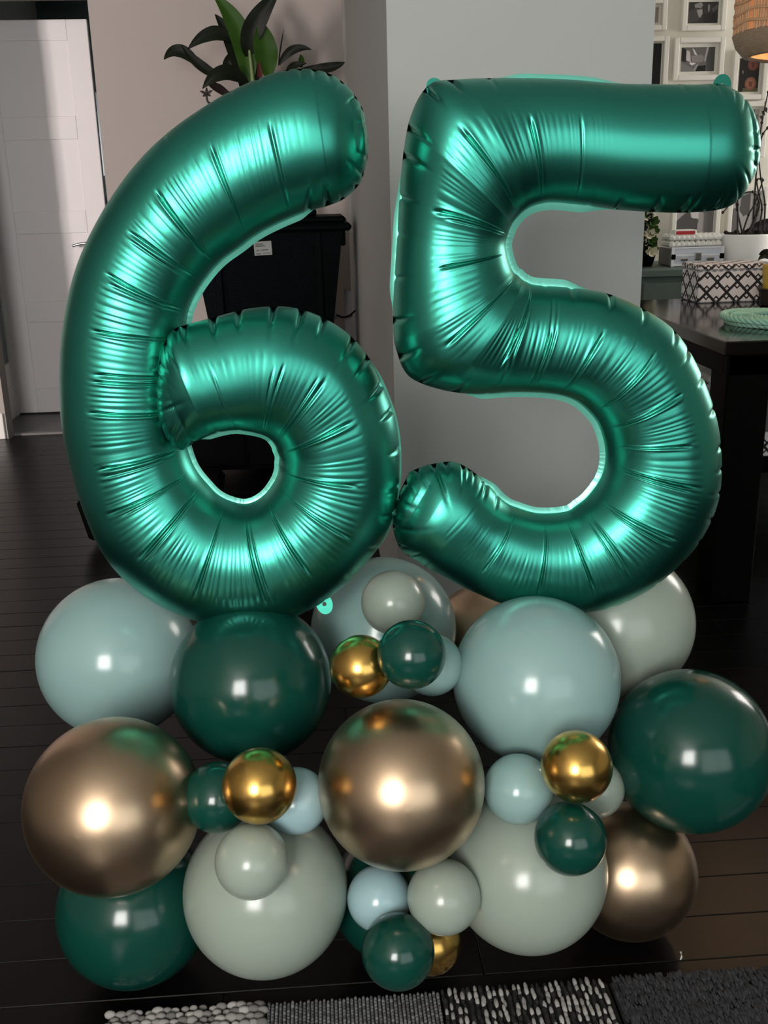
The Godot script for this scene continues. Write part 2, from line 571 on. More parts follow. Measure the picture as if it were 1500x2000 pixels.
const BALLOONS := [
	["latex_balloon", "mint", -0.361, 0.402, -1.621, 0.135, "large mint balloon at the far left, under the curve of the foil six", "large mint balloons"],
	["latex_balloon", "green", -0.126, 0.42, -1.466, 0.126, "large dark green balloon directly under the foil six, above the gold cluster", "large dark green balloons"],
	["latex_balloon", "mint", 0.099, 0.384, -1.72, 0.133, "large mint balloon tucked behind the top cluster, between the two foil numbers", "large mint balloons"],
	["latex_balloon", "mint", 0.314, 0.428, -1.408, 0.128, "large mint balloon in full view directly under the foil five", "large mint balloons"],
	["latex_balloon", "sage", 0.505, 0.42, -1.622, 0.131, "large sage grey balloon behind at the right, under the lower edge of the foil five", "large sage balloons"],
	["chrome_balloon", "bronze", 0.315, 0.299, -1.812, 0.125, "bronze chrome balloon mostly hidden behind two mint balloons under the foil five", "large bronze balloons"],
	["latex_balloon", "green", 0.55, 0.312, -1.369, 0.125, "large dark green balloon at the far right, cut by the photo edge", "large dark green balloons"],
	["chrome_balloon", "bronze", -0.312, 0.339, -1.268, 0.122, "large bronze chrome balloon at the far left, below the left mint balloon", "large bronze balloons"],
	["chrome_balloon", "bronze", 0.09, 0.37, -1.232, 0.115, "large bronze chrome balloon in the middle of the base, with the brightest highlight", "large bronze balloons"],
	["latex_balloon", "green", -0.314, 0.118, -1.332, 0.116, "large dark green balloon at lower left resting on the dark floor", "large dark green balloons"],
	["latex_balloon", "sage", -0.108, 0.185, -1.264, 0.119, "large sage balloon at lower left of centre, behind a small sage balloon", "large sage balloons"],
	["latex_balloon", "sage", 0.278, 0.185, -1.272, 0.117, "large sage balloon at lower right of centre, beside the low bronze balloon", "large sage balloons"],
	["chrome_balloon", "bronze", 0.46, 0.108, -1.357, 0.106, "bronze chrome balloon low at the right, on the floor under the far right green balloon", "large bronze balloons"],
	["latex_balloon", "green", 0.085, 0.102, -1.345, 0.1, "dark green balloon mostly hidden low in the middle, behind the bottom cluster", "large dark green balloons"],
	["small_balloon", "sage", 0.107, 0.502, -1.563, 0.053, "small sage balloon topmost of the cluster between the two foil numbers", "small cluster balloons"],
	["small_balloon", "green", 0.108, 0.561, -1.24, 0.046, "small dark green balloon in the top cluster, overlapping a small gold balloon", "small cluster balloons"],
	["small_chrome_balloon", "gold", 0.041, 0.531, -1.273, 0.043, "small gold balloon in the top cluster, resting above the middle bronze balloon", "small cluster balloons"],
	["small_balloon", "mint", 0.152, 0.466, -1.399, 0.047, "small mint balloon in the top cluster, half hidden behind a small green balloon", "small cluster balloons"],
	["small_balloon", "green", -0.165, 0.354, -1.25, 0.048, "small dark green balloon at the left of the left cluster, beside the left bronze balloon", "small cluster balloons"],
	["small_chrome_balloon", "gold", -0.1, 0.411, -1.182, 0.049, "small gold balloon at the centre of the left cluster, under the large green balloon", "small cluster balloons"],
	["small_balloon", "lightmint", -0.057, 0.341, -1.25, 0.046, "small pale mint balloon in the left cluster, squeezed beside the middle bronze balloon", "small cluster balloons"],
	["small_balloon", "sage", -0.115, 0.31, -1.163, 0.049, "small sage balloon hanging in front of the large sage balloon at lower left", "small cluster balloons"],
	["small_balloon", "mint", 0.257, 0.34, -1.248, 0.049, "small mint balloon at the left of the right cluster, under the large front mint balloon", "small cluster balloons"],
	["small_chrome_balloon", "gold", 0.325, 0.404, -1.195, 0.048, "small gold balloon topmost of the right cluster, against the large front mint balloon", "small cluster balloons"],
	["small_balloon", "sage", 0.394, 0.272, -1.344, 0.046, "small sage balloon in the right cluster, mostly behind the small gold balloon", "small cluster balloons"],
	["small_balloon", "green", 0.315, 0.305, -1.176, 0.049, "small dark green balloon lowest of the right cluster, before the lower right sage balloon", "small cluster balloons"],
	["small_balloon", "lightmint", 0.055, 0.181, -1.236, 0.046, "small pale mint balloon in the bottom cluster, just under the middle bronze balloon", "small cluster balloons"],
	["small_balloon", "sage", 0.143, 0.212, -1.191, 0.051, "small sage balloon in the bottom cluster, beside the lower right large sage balloon", "small cluster balloons"],
	["small_balloon", "green", 0.075, 0.159, -1.152, 0.05, "small dark green balloon lowest and foremost of the bottom cluster, above the rug", "small cluster balloons"],
	["small_chrome_balloon", "gold", 0.126, 0.114, -1.216, 0.044, "small gold balloon mostly hidden behind the lowest small green and sage balloons", "small cluster balloons"]]

# ---------------------------------------------------------------- plants
const LEAVES := [
	[-0.256, 1.577, -4.8, -0.265, 1.779, -4.8, -0.376, 1.953, -4.78, 0.098, 1],
	[-0.243, 1.709, -4.8, -0.205, 1.821, -4.75, -0.088, 1.953, -4.73, 0.088, 0],
	[-0.16, 1.626, -4.8, -0.168, 1.734, -4.77, -0.181, 1.841, -4.75, 0.103, 0.7],
	[-0.298, 1.762, -4.8, -0.381, 1.794, -4.76, -0.491, 1.732, -4.74, 0.059, 0],
	[-0.351, 1.625, -4.8, -0.444, 1.673, -4.78, -0.517, 1.754, -4.76, 0.044, 0.5],
	[-0.447, 1.664, -4.8, -0.528, 1.733, -4.8, -0.598, 1.698, -4.78, 0.054, 0],
	[-0.25, 1.597, -4.8, -0.342, 1.637, -4.72, -0.437, 1.573, -4.7, 0.064, 0.1],
	[-0.277, 1.598, -4.8, -0.296, 1.745, -4.84, -0.374, 1.879, -4.82, 0.083, 0],
	[-0.112, 1.672, -4.8, -0.049, 1.728, -4.78, 0.031, 1.726, -4.76, 0.037, 0.2],
	[-0.014, 1.654, -4.8, 0.092, 1.653, -4.76, 0.171, 1.673, -4.74, 0.042, 0],
	[-0.116, 1.666, -4.8, -0.102, 1.737, -4.8, -0.082, 1.816, -4.78, 0.007, 0],
	[-0.018, 1.661, -4.8, -0.016, 1.687, -4.78, -0.017, 1.709, -4.76, 0.027, 0.9],
	[-0.197, 1.606, -4.8, -0.196, 1.645, -4.78, -0.197, 1.687, -4.76, 0.022, 2],
	[-0.318, 1.543, -4.8, -0.377, 1.581, -4.76, -0.418, 1.596, -4.74, 0.037, 3],
	[-0.271, 1.546, -4.8, -0.278, 1.696, -4.86, -0.317, 1.816, -4.84, 0.064, 0],
	[-0.216, 1.586, -4.8, -0.229, 1.68, -4.82, -0.235, 1.769, -4.8, 0.064, 0.2],
	[-0.296, 1.629, -4.8, -0.328, 1.675, -4.85, -0.313, 1.734, -4.83, 0.059, 0],
	[-0.08, 1.645, -4.8, -0.045, 1.664, -4.75, 0.009, 1.669, -4.73, 0.029, 0]]
const STEMS := [
	[Vector3(1.88, 0.926, -4.42), Vector3(1.875, 1.094, -4.42), Vector3(1.874, 1.258, -4.42), Vector3(1.88, 1.378, -4.42), Vector3(1.896, 1.496, -4.42)],
	[Vector3(1.921, 0.915, -4.408), Vector3(1.918, 1.052, -4.408), Vector3(1.891, 1.156, -4.408), Vector3(1.867, 1.278, -4.408)],
	[Vector3(1.805, 0.913, -4.396), Vector3(1.795, 1.055, -4.396), Vector3(1.787, 1.096, -4.396)],
	[Vector3(1.83, 0.917, -4.42), Vector3(1.855, 1.011, -4.42), Vector3(1.878, 1.057, -4.42), Vector3(1.905, 1.151, -4.42)],
	[Vector3(1.836, 0.915, -4.408), Vector3(1.799, 1.034, -4.408), Vector3(1.785, 1.096, -4.408)],
	[Vector3(1.848, 0.924, -4.396), Vector3(1.881, 1.011, -4.396), Vector3(1.887, 1.061, -4.396), Vector3(1.855, 1.105, -4.396), Vector3(1.79, 1.086, -4.396), Vector3(1.733, 1.025, -4.396)],
	[Vector3(1.899, 0.922, -4.42), Vector3(1.912, 1.031, -4.42), Vector3(1.893, 1.094, -4.42), Vector3(1.879, 1.152, -4.42), Vector3(1.9, 1.155, -4.42)],
	[Vector3(1.87, 1.288, -4.408), Vector3(1.884, 1.334, -4.408), Vector3(1.901, 1.357, -4.408)],
	[Vector3(1.84, 0.916, -4.396), Vector3(1.873, 1.001, -4.396), Vector3(1.882, 1.053, -4.396)]]

func leaf(base: Vector3, mid: Vector3, tip: Vector3, w: float, fold := 0.28) -> ArrayMesh:
	var c := mid * 2.0 - (base + tip) * 0.5
	var P := PackedVector3Array()
	for i in 21:
		var f := i / 20.0
		var p := base.lerp(c, f).lerp(c.lerp(tip, f), f)
		var d := (c - base).lerp(tip - c, f).normalized()
		var side := d.cross(Vector3(0.15, 0.1, 1.0)).normalized()
		var nrm := side.cross(d)
		var ww := w * 0.5 * pow(sin(PI * clampf(0.06 + 0.94 * f, 0.0, 1.0)), 0.8) * (1.0 if f < 0.98 else 0.3)
		for k in 7:
			var q := (k - 3) / 3.0
			P.append(p + side * ww * q + nrm * (absf(q) * ww * fold + 0.06 * ww * sin(f * 17.0) * q * q))
	return grid(P, 21, 7, 1.0)

# ---------------------------------------------------------------- pictures
func photo_frame(label: String, lo: Vector2, hi: Vector2, z: float, mat_w: float, print_: Material) -> void:
	var c := (lo + hi) * 0.5
	var w := hi - lo
	var o := thing("photo_frame", label, "picture", Vector3(c.x, c.y, z), "white photo frames on the dining wall")
	var b := 0.022
	var st := new_st()
	for s in [-1, 1]:
		add_box(st, Vector3(b, w.y, 0.03), 0.003, Vector3(s * (w.x - b) * 0.5, 0, 0.015))
		add_box(st, Vector3(w.x - 2.0 * b, b, 0.03), 0.003, Vector3(0, s * (w.y - b) * 0.5, 0.015))
	put("frame", st.commit(), M.frame, o)
	put("mount", box(Vector3(w.x - 2.0 * b, w.y - 2.0 * b, 0.006), 0.001, Vector3(0, 0, 0.006)), M.mount, o)
	var pm := BoxMesh.new()
	pm.size = Vector3(w.x - 2.0 * b - 2.0 * mat_w, w.y - 2.0 * b - 2.0 * mat_w, 0.003)
	var q := QuadMesh.new()
	q.size = Vector2(pm.size.x, pm.size.y)
	put("print", q, print_, o, Vector3(0, 0, 0.0105))

func pictures() -> Dictionary:
	var out := {}
	var g := func(v: float) -> Color: return Color(v, v * 0.97, v * 0.96)
	var im := Image.create_empty(96, 68, false, Image.FORMAT_RGB8)
	im.fill(g.call(0.2))
	polyfill(im, [Vector2(0, 30), Vector2(24, 18), Vector2(40, 30), Vector2(34, 60), Vector2(10, 68), Vector2(0, 68)], g.call(0.28))
	polyfill(im, [Vector2(18, 8), Vector2(40, 0), Vector2(46, 10), Vector2(40, 20), Vector2(20, 18)], g.call(0.55))
	polyfill(im, [Vector2(26, 26), Vector2(44, 22), Vector2(46, 38), Vector2(38, 52), Vector2(32, 42)], g.call(0.62))
	polyfill(im, [Vector2(62, 10), Vector2(68, 8), Vector2(68, 28), Vector2(63, 34)], g.call(0.55))
	polyfill(im, [Vector2(74, 22), Vector2(92, 8), Vector2(96, 20), Vector2(80, 34)], g.call(0.36))
	polyfill(im, [Vector2(48, 40), Vector2(90, 36), Vector2(96, 68), Vector2(52, 68)], g.call(0.15))
	out.a = im
	im = Image.create_empty(96, 72, false, Image.FORMAT_RGB8)
	im.fill(g.call(0.42))
	polyfill(im, [Vector2(0, 0), Vector2(16, 8), Vector2(14, 44), Vector2(0, 40)], g.call(0.14))
	polyfill(im, [Vector2(14, 8), Vector2(24, 12), Vector2(28, 44), Vector2(14, 38)], g.call(0.78))
	polyfill(im, [Vector2(30, 2), Vector2(38, 10), Vector2(46, 24), Vector2(38, 22)], g.call(0.85))
	polyfill(im, [Vector2(28, 26), Vector2(58, 22), Vector2(66, 30), Vector2(62, 44), Vector2(34, 46)], g.call(0.55))
	polyfill(im, [Vector2(26, 44), Vector2(44, 48), Vector2(32, 54), Vector2(24, 48)], g.call(0.9))
	polyfill(im, [Vector2(72, 0), Vector2(96, 0), Vector2(96, 72), Vector2(74, 72)], g.call(0.3))
	polyfill(im, [Vector2(72, 0), Vector2(78, 0), Vector2(70, 44), Vector2(66, 40)], g.call(0.7))
	polyfill(im, [Vector2(0, 44), Vector2(40, 66), Vector2(34, 72), Vector2(0, 72)], g.call(0.5))
	polyfill(im, [Vector2(46, 56), Vector2(72, 54), Vector2(72, 72), Vector2(40, 72)], g.call(0.1))
	polyfill(im, [Vector2(44, 52), Vector2(52, 48), Vector2(42, 72), Vector2(36, 70)], g.call(0.62))
	out.b = im
	im = Image.create_empty(56, 96, false, Image.FORMAT_RGB8)
	im.fill(Color(0.13, 0.11, 0.11))
	for y in 96:
		for x in 56:
			var d1 := Vector2((x - 38) / 16.0, (y - 18) / 17.0).length()
			var d2 := Vector2((x - 34) / 17.0, (y - 72) / 19.0).length()
			if d1 < 1.0:
				im.set_pixel(x, y, Color(0.55, 0.33, 0.28) * (1.0 - 0.5 * d1) + Color(0.12, 0.06, 0.05))
			elif d2 < 1.0:
				im.set_pixel(x, y, Color(0.68, 0.46, 0.36) * (1.0 - 0.45 * d2) + Color(0.1, 0.06, 0.05))
			elif y > 84 and x > 12:
				im.set_pixel(x, y, Color(0.36, 0.36, 0.22))
	polyfill(im, [Vector2(32, 12), Vector2(44, 13), Vector2(40, 28), Vector2(34, 27)], Color(0.36, 0.18, 0.15))
	polyfill(im, [Vector2(28, 66), Vector2(40, 66), Vector2(38, 82), Vector2(30, 80)], Color(0.42, 0.24, 0.18))
	polyfill(im, [Vector2(8, 36), Vector2(12, 34), Vector2(12, 44), Vector2(9, 44)], Color(0.55, 0.5, 0.48))
	out.c = im
	im = Image.create_empty(64, 64, false, Image.FORMAT_RGB8)
	im.fill(g.call(0.66))
	polyfill(im, [Vector2(0, 28), Vector2(20, 8), Vector2(30, 4), Vector2(38, 26), Vector2(36, 50), Vector2(0, 60)], g.call(0.34))
	polyfill(im, [Vector2(22, 4), Vector2(38, 8), Vector2(38, 24), Vector2(26, 22)], g.call(0.85))
	polyfill(im, [Vector2(46, 0), Vector2(64, 0), Vector2(64, 64), Vector2(48, 64)], g.call(0.46))
	out.d = im
	im = Image.create_empty(48, 64, false, Image.FORMAT_RGB8)
	im.fill(g.call(0.7))
	polyfill(im, [Vector2(14, 4), Vector2(30, 0), Vector2(30, 26), Vector2(20, 30), Vector2(12, 22)], g.call(0.36))
	polyfill(im, [Vector2(0, 20), Vector2(10, 18), Vector2(12, 64), Vector2(0, 64)], g.call(0.4))
	polyfill(im, [Vector2(34, 8), Vector2(44, 8), Vector2(44, 64), Vector2(36, 64)], g.call(0.5))
	out.e = im
	for k in out:
		out[k] = textured(out[k], 0.35)
	return out

func pattern_image() -> Image:
	var w := 384
	var im := Image.create_empty(w, w, false, Image.FORMAT_RGB8)
	for y in w:
		for x in w:
			var a := fposmod((x + y) / 96.0, 1.0)
			var b := fposmod((x - y) / 96.0, 1.0)
			var da := minf(a, 1.0 - a)
			var db := minf(b, 1.0 - b)
			var dark := da < 0.085 or db < 0.085
			if a < 0.36 and b > 0.64 and (a > 0.27 or b < 0.73):
				dark = true
			if a > 0.64 and b < 0.36 and (a < 0.73 or b > 0.27):
				dark = true
			var gr := 0.82 + 0.03 * sin(x * 1.9) * sin(y * 2.3)
			im.set_pixel(x, y, Color(0.1, 0.1, 0.11) if dark else Color(gr, gr * 0.985, gr))
	return im

# ---------------------------------------------------------------- windows
func window(called: String, lo: Vector3, hi: Vector3, inward: Vector3, power: float, tint: Color) -> void:
	var c := (lo + hi) * 0.5
	var across := Vector3(0, 1, 0).cross(inward).abs()
	var w := (hi - lo).dot(across)
	var hgt := hi.y - lo.y
	var o := Node3D.new()
	o.name = called
	o.set_meta("kind", "structure")
	add_child(o, true)
	o.position = c
	o.rotation.y = atan2(inward.x, inward.z)
	var st := new_st()
	for s in [-1, 1]:
		add_box(st, Vector3(0.05, hgt, 0.07), 0.004, Vector3(s * (w * 0.5 - 0.025), 0, 0))
		add_box(st, Vector3(w - 0.1, 0.05, 0.07), 0.004, Vector3(0, s * (hgt * 0.5 - 0.025), 0))
	add_box(st, Vector3(0.035, hgt - 0.1, 0.05), 0.004)
	put("window_frame", st.commit(), M.white, o)
	var q := box(Vector3(w - 0.1, hgt - 0.1, 0.006), 0.0)
	put("pane", q, M.glass, o)
	var l := AreaLight3D.new()
	l.name = "daylight"
	l.area_size = Vector2(w - 0.06, hgt - 0.06)
	l.area_normalize_energy = false
	l.light_energy = power
	l.light_color = tint
	l.shadow_enabled = true
	l.set("area_range", 20.0)
	o.add_child(l)
	l.position = Vector3(0, 0, -0.12)
	l.rotation.y = PI

func _ready() -> void:
	# ------------------------------------------------------------ camera, sky, exposure
	var cam := Camera3D.new()
	cam.name = "camera"
	cam.position = Vector3(0, 1.153, 0)
	cam.rotation_degrees = Vector3(-17.5, -3.5, -1.4)
	cam.fov = 53.13
	cam.near = 0.05
	add_child(cam)
	cam.current = true
	var sky_m := ProceduralSkyMaterial.new()
	sky_m.sky_top_color = Color(0.72, 0.76, 0.8)
	sky_m.sky_horizon_color = Color(0.85, 0.87, 0.88)
	sky_m.ground_bottom_color = Color(0.4, 0.4, 0.38)
	sky_m.ground_horizon_color = Color(0.6, 0.6, 0.6)
	var sky := Sky.new()
	sky.sky_material = sky_m
	var env := Environment.new()
	env.background_mode = Environment.BG_SKY
	env.sky = sky
	env.background_energy_multiplier = 1.0
	env.tonemap_mode = Environment.TONE_MAPPER_LINEAR
	env.tonemap_exposure = 1.0
	env.sdfgi_enabled = true
	env.ssao_enabled = true
	env.ssil_enabled = true
	var we := WorldEnvironment.new()
	we.name = "world"
	we.environment = env
	add_child(we)
	rng.seed = 65
	make_materials()
	# daylight: the tall window behind the camera, one round the corner at the left, the dining window at the right
	window("window_1", Vector3(-1.45, 0.95, 1.9), Vector3(-0.3, 2.35, 1.98), Vector3(0, 0, -1), 9.5, Color(1.0, 0.99, 0.97))
	window("window_2", Vector3(-4.4, 0.95, 0.0), Vector3(-3.65, 2.3, 0.08), Vector3(0, 0, -1), 46.0, Color(1.0, 0.95, 0.94))
	window("window_3", Vector3(4.0, 0.75, -4.7), Vector3(4.08, 2.3, -3.4), Vector3(-1, 0, 0), 3.6, Color(1.0, 0.97, 0.94))
	window("window_5", Vector3(0.2, 0.35, 1.9), Vector3(2.9, 2.3, 1.98), Vector3(0, 0, -1), 0.55, Color(0.98, 1.0, 0.99))
	window("window_4", Vector3(-1.78, 0.9, -7.1), Vector3(-1.7, 1.7, -6.0), Vector3(1, 0, 0), 2.0, Color(0.97, 1.0, 1.0))
	build_room()
	build_numbers()
	build_balloons()
	build_left()
	build_dining()
	build_rug()

func make_materials() -> void:
	M.wall = mat(Color(0.63, 0.6, 0.58), 0.85, 0.0, 0.3)
	M.wall_grey = mat(Color(0.7, 0.71, 0.7), 0.85, 0.0, 0.3)
	M.wall_cream = mat(Color(0.88, 0.865, 0.82), 0.85, 0.0, 0.3)
	M.ceiling = mat(Color(0.85, 0.85, 0.84), 0.9)
	M.white = mat(Color(0.86, 0.85, 0.83), 0.45)
	M.door = mat(Color(0.88, 0.86, 0.86), 0.5)
	M.hall_green = mat(Color(0.2, 0.26, 0.25), 0.8)
	M.pane_blue = mat(Color(0.42, 0.47, 0.48), 0.3)
	M.glass = mat(Color(1, 1, 1, 0.04), 0.02)
	M.glass.transparency = BaseMaterial3D.TRANSPARENCY_ALPHA
	M.plank = []
	var grain := noise_tex(0.02, Color(0.62, 0.58, 0.58), Color(1, 1, 1), 3)
	for k in 4:
		var b: float = [0.05, 0.055, 0.06, 0.052][k]
		var m := grained(mat(Color(b * 1.0, b * 0.9, b * 0.93), 0.32, 0.0, 0.32), grain, Vector3(0.8, 1.0, 14.0))
		m.uv1_offset = Vector3(k * 0.37, 0, k * 0.21)
		M.plank.append(m)
	M.gap = mat(Color(0.03, 0.026, 0.026), 0.5)
	M.tile = mat(Color(0.34, 0.34, 0.33), 0.4)
	M.grout = mat(Color(0.24, 0.24, 0.23), 0.8)
	M.foil = mat(Color(0.255, 0.635, 0.565), 0.33, 1.0)
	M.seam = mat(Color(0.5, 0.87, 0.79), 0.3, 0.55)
	M.mint = mat(Color(0.54, 0.66, 0.65), 0.19)
	M.lightmint = mat(Color(0.59, 0.71, 0.73), 0.19)
	M.sage = mat(Color(0.58, 0.625, 0.58), 0.22)
	M.green = mat(Color(0.04, 0.24, 0.2), 0.18)
	M.bronze = mat(Color(0.73, 0.635, 0.53), 0.33, 1.0)
	M.gold = mat(Color(0.82, 0.66, 0.36), 0.25, 1.0)
	M.black = mat(Color(0.02, 0.02, 0.022), 0.55, 0.0, 0.15)
	M.bin = mat(Color(0.03, 0.045, 0.055), 0.5, 0.0, 0.15)
	var bn := FastNoiseLite.new()
	bn.frequency = 0.06
	bn.seed = 8
	var bt := NoiseTexture2D.new()
	bt.width = 256
	bt.height = 256
	bt.seamless = true
	bt.noise = bn
	bt.as_normal_map = true
	bt.bump_strength = 3.0
	M.bin.normal_enabled = true
	M.bin.normal_texture = bt
	M.bin.uv1_triplanar = true
	M.bin.uv1_scale = Vector3(7, 7, 7)
	M.dark_wood = grained(mat(Color(0.032, 0.026, 0.025), 0.45, 0.0, 0.15), noise_tex(0.02, Color(0.6, 0.58, 0.56), Color(1, 1, 1), 5), Vector3(1.2, 12.0, 12.0))
	M.table_top = grained(mat(Color(0.055, 0.048, 0.046), 0.12), noise_tex(0.02, Color(0.6, 0.58, 0.56), Color(1, 1, 1), 6), Vector3(1.2, 12.0, 12.0))
	M.grey_plastic = mat(Color(0.42, 0.41, 0.4), 0.5)
	M.sticker = mat(Color(0.72, 0.72, 0.7), 0.5)
	M.leaf = [mat(Color(0.08, 0.1, 0.065), 0.5, 0.0, 0.3), mat(Color(0.17, 0.29, 0.08), 0.5, 0.0, 0.3), mat(Color(0.3, 0.12, 0.11), 0.5), mat(Color(0.14, 0.09, 0.08), 0.5)]
	for m in M.leaf:
		m.backlight_enabled = true
		m.backlight = m.albedo_color * 0.5
	M.stalk = mat(Color(0.36, 0.44, 0.24), 0.5)
	M.frame = mat(Color(0.9, 0.885, 0.85), 0.4)
	M.mount = mat(Color(0.88, 0.87, 0.83), 0.9)
	M.sideboard = mat(Color(0.31, 0.385, 0.36), 0.5)
	M.chrome = mat(Color(0.75, 0.75, 0.75), 0.18, 1.0)
	M.alu = mat(Color(0.92, 0.93, 0.95), 0.35, 0.4)
	M.alu_panel = mat(Color(0.8, 0.82, 0.87), 0.45, 0.15)
	M.case_grey = mat(Color(0.36, 0.37, 0.38), 0.5)
	M.porcelain = mat(Color(0.92, 0.92, 0.91), 0.25)
	M.card = mat(Color(0.93, 0.93, 0.91), 0.7)
	M.red = mat(Color(0.7, 0.16, 0.17), 0.5)
	M.flower = mat(Color(0.78, 0.76, 0.66), 0.7)
	M.soil = mat(Color(0.1, 0.07, 0.055), 0.95)
	M.twig = mat(Color(0.13, 0.1, 0.085), 0.7)
	M.pattern = textured(pattern_image(), 0.85, 3.5)
	M.grey_cloth = mat(Color(0.36, 0.36, 0.38), 0.9)
	M.bowl = grained(mat(Color(0.25, 0.2, 0.16), 0.45), noise_tex(0.03, Color(0.6, 0.58, 0.55), Color(1, 1, 1), 7), Vector3(3, 20, 3))
	M.rope = mat(Color(0.56, 0.74, 0.66), 0.85)
	M.rattan = mat(Color(0.84, 0.67, 0.52), 0.7)
	M.rattan.backlight_enabled = true
	M.rattan.backlight = Color(0.4, 0.31, 0.22)
	M.rim = grained(mat(Color(0.68, 0.59, 0.5), 0.6), noise_tex(0.02, Color(0.7, 0.68, 0.66), Color(1, 1, 1), 9), Vector3(3, 30, 3))
	M.tinted = mat(Color.WHITE, 0.9)
	M.tinted.vertex_color_use_as_albedo = true
	M.rug_dark = mat(Color(0.13, 0.13, 0.15), 0.95)

# ---------------------------------------------------------------- the room
func build_room() -> void:
	var fl := struct("floor", spans([[Vector3(-5.4, -0.12, -5.25), Vector3(4.1, -0.009, 2.0)]], 0.0), M.gap, "dark espresso plank floor with thin seams", "floor")
	# boards run across the room; seams fall every 96.8 mm
	for k in range(-7, 41):
		var z1 := -1.274 - 0.0968 * k + 0.0968
		var z0 := z1 - 0.0968
		var x := -2.7 - rng.randf_range(0.0, 1.0)
		while x < 3.9:
			var ln := rng.randf_range(1.25, 1.75)
			var a := maxf(x, -2.7)
			var b := minf(x + ln, 4.0)
			if k == -1:
				b = 4.0 if a > -0.6 else (-0.476 if a < -0.476 else b)
				ln = b - x
			if b - a > 0.1:
				var o := put("plank", box(Vector3(b - a - 0.0012, 0.012, 0.0957), 0.0011), M.plank[rng.randi() % 4], fl, Vector3((a + b) * 0.5, -0.006 + rng.randf_range(-0.0002, 0.0002), (z0 + z1) * 0.5))
				o.rotation.x = rng.randf_range(-0.0012, 0.0012)
			x += ln
	# hall floor of grey tiles past the threshold
	var hall := struct("floor_hall", spans([[Vector3(-2.6, -0.12, -7.4), Vector3(0.4, -0.012, -5.25)]], 0.0), M.grout, "grey tiled hall floor past the threshold", "floor")
	for i in 5:
		for j in 4:
			put("tile", box(Vector3(0.445, 0.012, 0.445), 0.002), M.tile, hall, Vector3(-2.35 + i * 0.45 + (j % 2) * 0.12, -0.004, -5.5 - j * 0.45))
	struct("trim_1", span(Vector3(-1.57, -0.01, -5.262), Vector3(-0.96, 0.004, -5.238)), M.grey_plastic, "slim threshold strip between planks and hall tiles", "threshold")
	struct("ceiling", span(Vector3(-5.4, 2.5, -7.4), Vector3(4.1, 2.6, 2.0), 0.0), M.ceiling)
	struct("wall_near", spans([
		[Vector3(-1.7, -0.1, 1.9), Vector3(-1.45, 2.5, 2.0)], [Vector3(-0.3, -0.1, 1.9), Vector3(0.2, 2.5, 2.0)], [Vector3(2.9, -0.1, 1.9), Vector3(4.1, 2.5, 2.0)], [Vector3(0.2, -0.1, 1.9), Vector3(2.9, 0.35, 2.0)], [Vector3(0.2, 2.3, 1.9), Vector3(2.9, 2.5, 2.0)],
		[Vector3(-1.45, -0.1, 1.9), Vector3(-0.3, 0.95, 2.0)], [Vector3(-1.45, 2.35, 1.9), Vector3(-0.3, 2.5, 2.0)]], 0.0), M.wall)
	struct("wall_left", span(Vector3(-1.8, -0.1, -2.6), Vector3(-1.7, 2.5, 2.0), 0.0), M.wall)
	struct("wall_alcove", spans([
		[Vector3(-5.4, -0.1, 0.0), Vector3(-4.4, 2.5, 0.1)], [Vector3(-3.65, -0.1, 0.0), Vector3(-1.8, 2.5, 0.1)],
		[Vector3(-4.4, -0.1, 0.0), Vector3(-3.65, 0.95, 0.1)], [Vector3(-4.4, 2.3, 0.0), Vector3(-3.65, 2.5, 0.1)]], 0.0), M.wall)
	struct("wall_outer", span(Vector3(-5.4, -0.1, -5.25), Vector3(-5.3, 2.5, 0.0), 0.0), M.wall)
	struct("wall_far", spans([
		[Vector3(-5.4, -0.1, -5.25), Vector3(-1.57, 2.5, -5.15)], [Vector3(-0.962, -0.1, -5.25), Vector3(0.2, 2.5, -5.15)],
		[Vector3(-1.57, 2.008, -5.25), Vector3(-0.962, 2.5, -5.15)]], 0.0), M.wall, "warm grey wall with a doorway, behind the potted plant", "wall")
	struct("wall_middle", span(Vector3(0.178, -0.1, -5.25), Vector3(0.763, 2.5, -2.4), 0.0), M.wall_grey, "pale grey projecting wall behind the foil five", "wall")
	struct("wall_dining", span(Vector3(0.7, -0.1, -4.9), Vector3(4.1, 2.5, -4.8), 0.0), M.wall_cream, "cream dining wall hung with white frames", "wall")
	struct("wall_right", spans([
		[Vector3(4.0, -0.1, -4.8), Vector3(4.1, 2.5, -4.7)], [Vector3(4.0, -0.1, -3.4), Vector3(4.1, 2.5, 2.0)],
		[Vector3(4.0, -0.1, -4.7), Vector3(4.1, 0.75, -3.4)], [Vector3(4.0, 2.3, -4.7), Vector3(4.1, 2.5, -3.4)]], 0.0), M.wall_cream)
	struct("baseboard_far", spans([[Vector3(-5.3, 0, -5.15), Vector3(-1.58, 0.13, -5.135)], [Vector3(-0.95, 0, -5.15), Vector3(0.178, 0.13, -5.135)]], 0.003), M.white)
	struct("baseboard_middle", span(Vector3(0.178, 0, -2.4), Vector3(0.763, 0.1, -2.386)), M.white)
	# hall
	struct("wall_hall_left", spans([[Vector3(-1.79, -0.1, -6.0), Vector3(-1.69, 2.5, -5.25)], [Vector3(-1.79, -0.1, -7.4), Vector3(-1.69, 2.5, -7.1)], [Vector3(-1.79, -0.1, -7.1), Vector3(-1.69, 0.9, -6.0)], [Vector3(-1.79, 1.7, -7.1), Vector3(-1.69, 2.5, -6.0)]], 0.0), M.wall, "hall wall beside the open door", "wall")
	struct("wall_hall_back", span(Vector3(-2.6, -0.1, -7.4), Vector3(0.4, 2.5, -7.3), 0.0), M.hall_green, "dark green grey hall wall seen above the door", "wall")
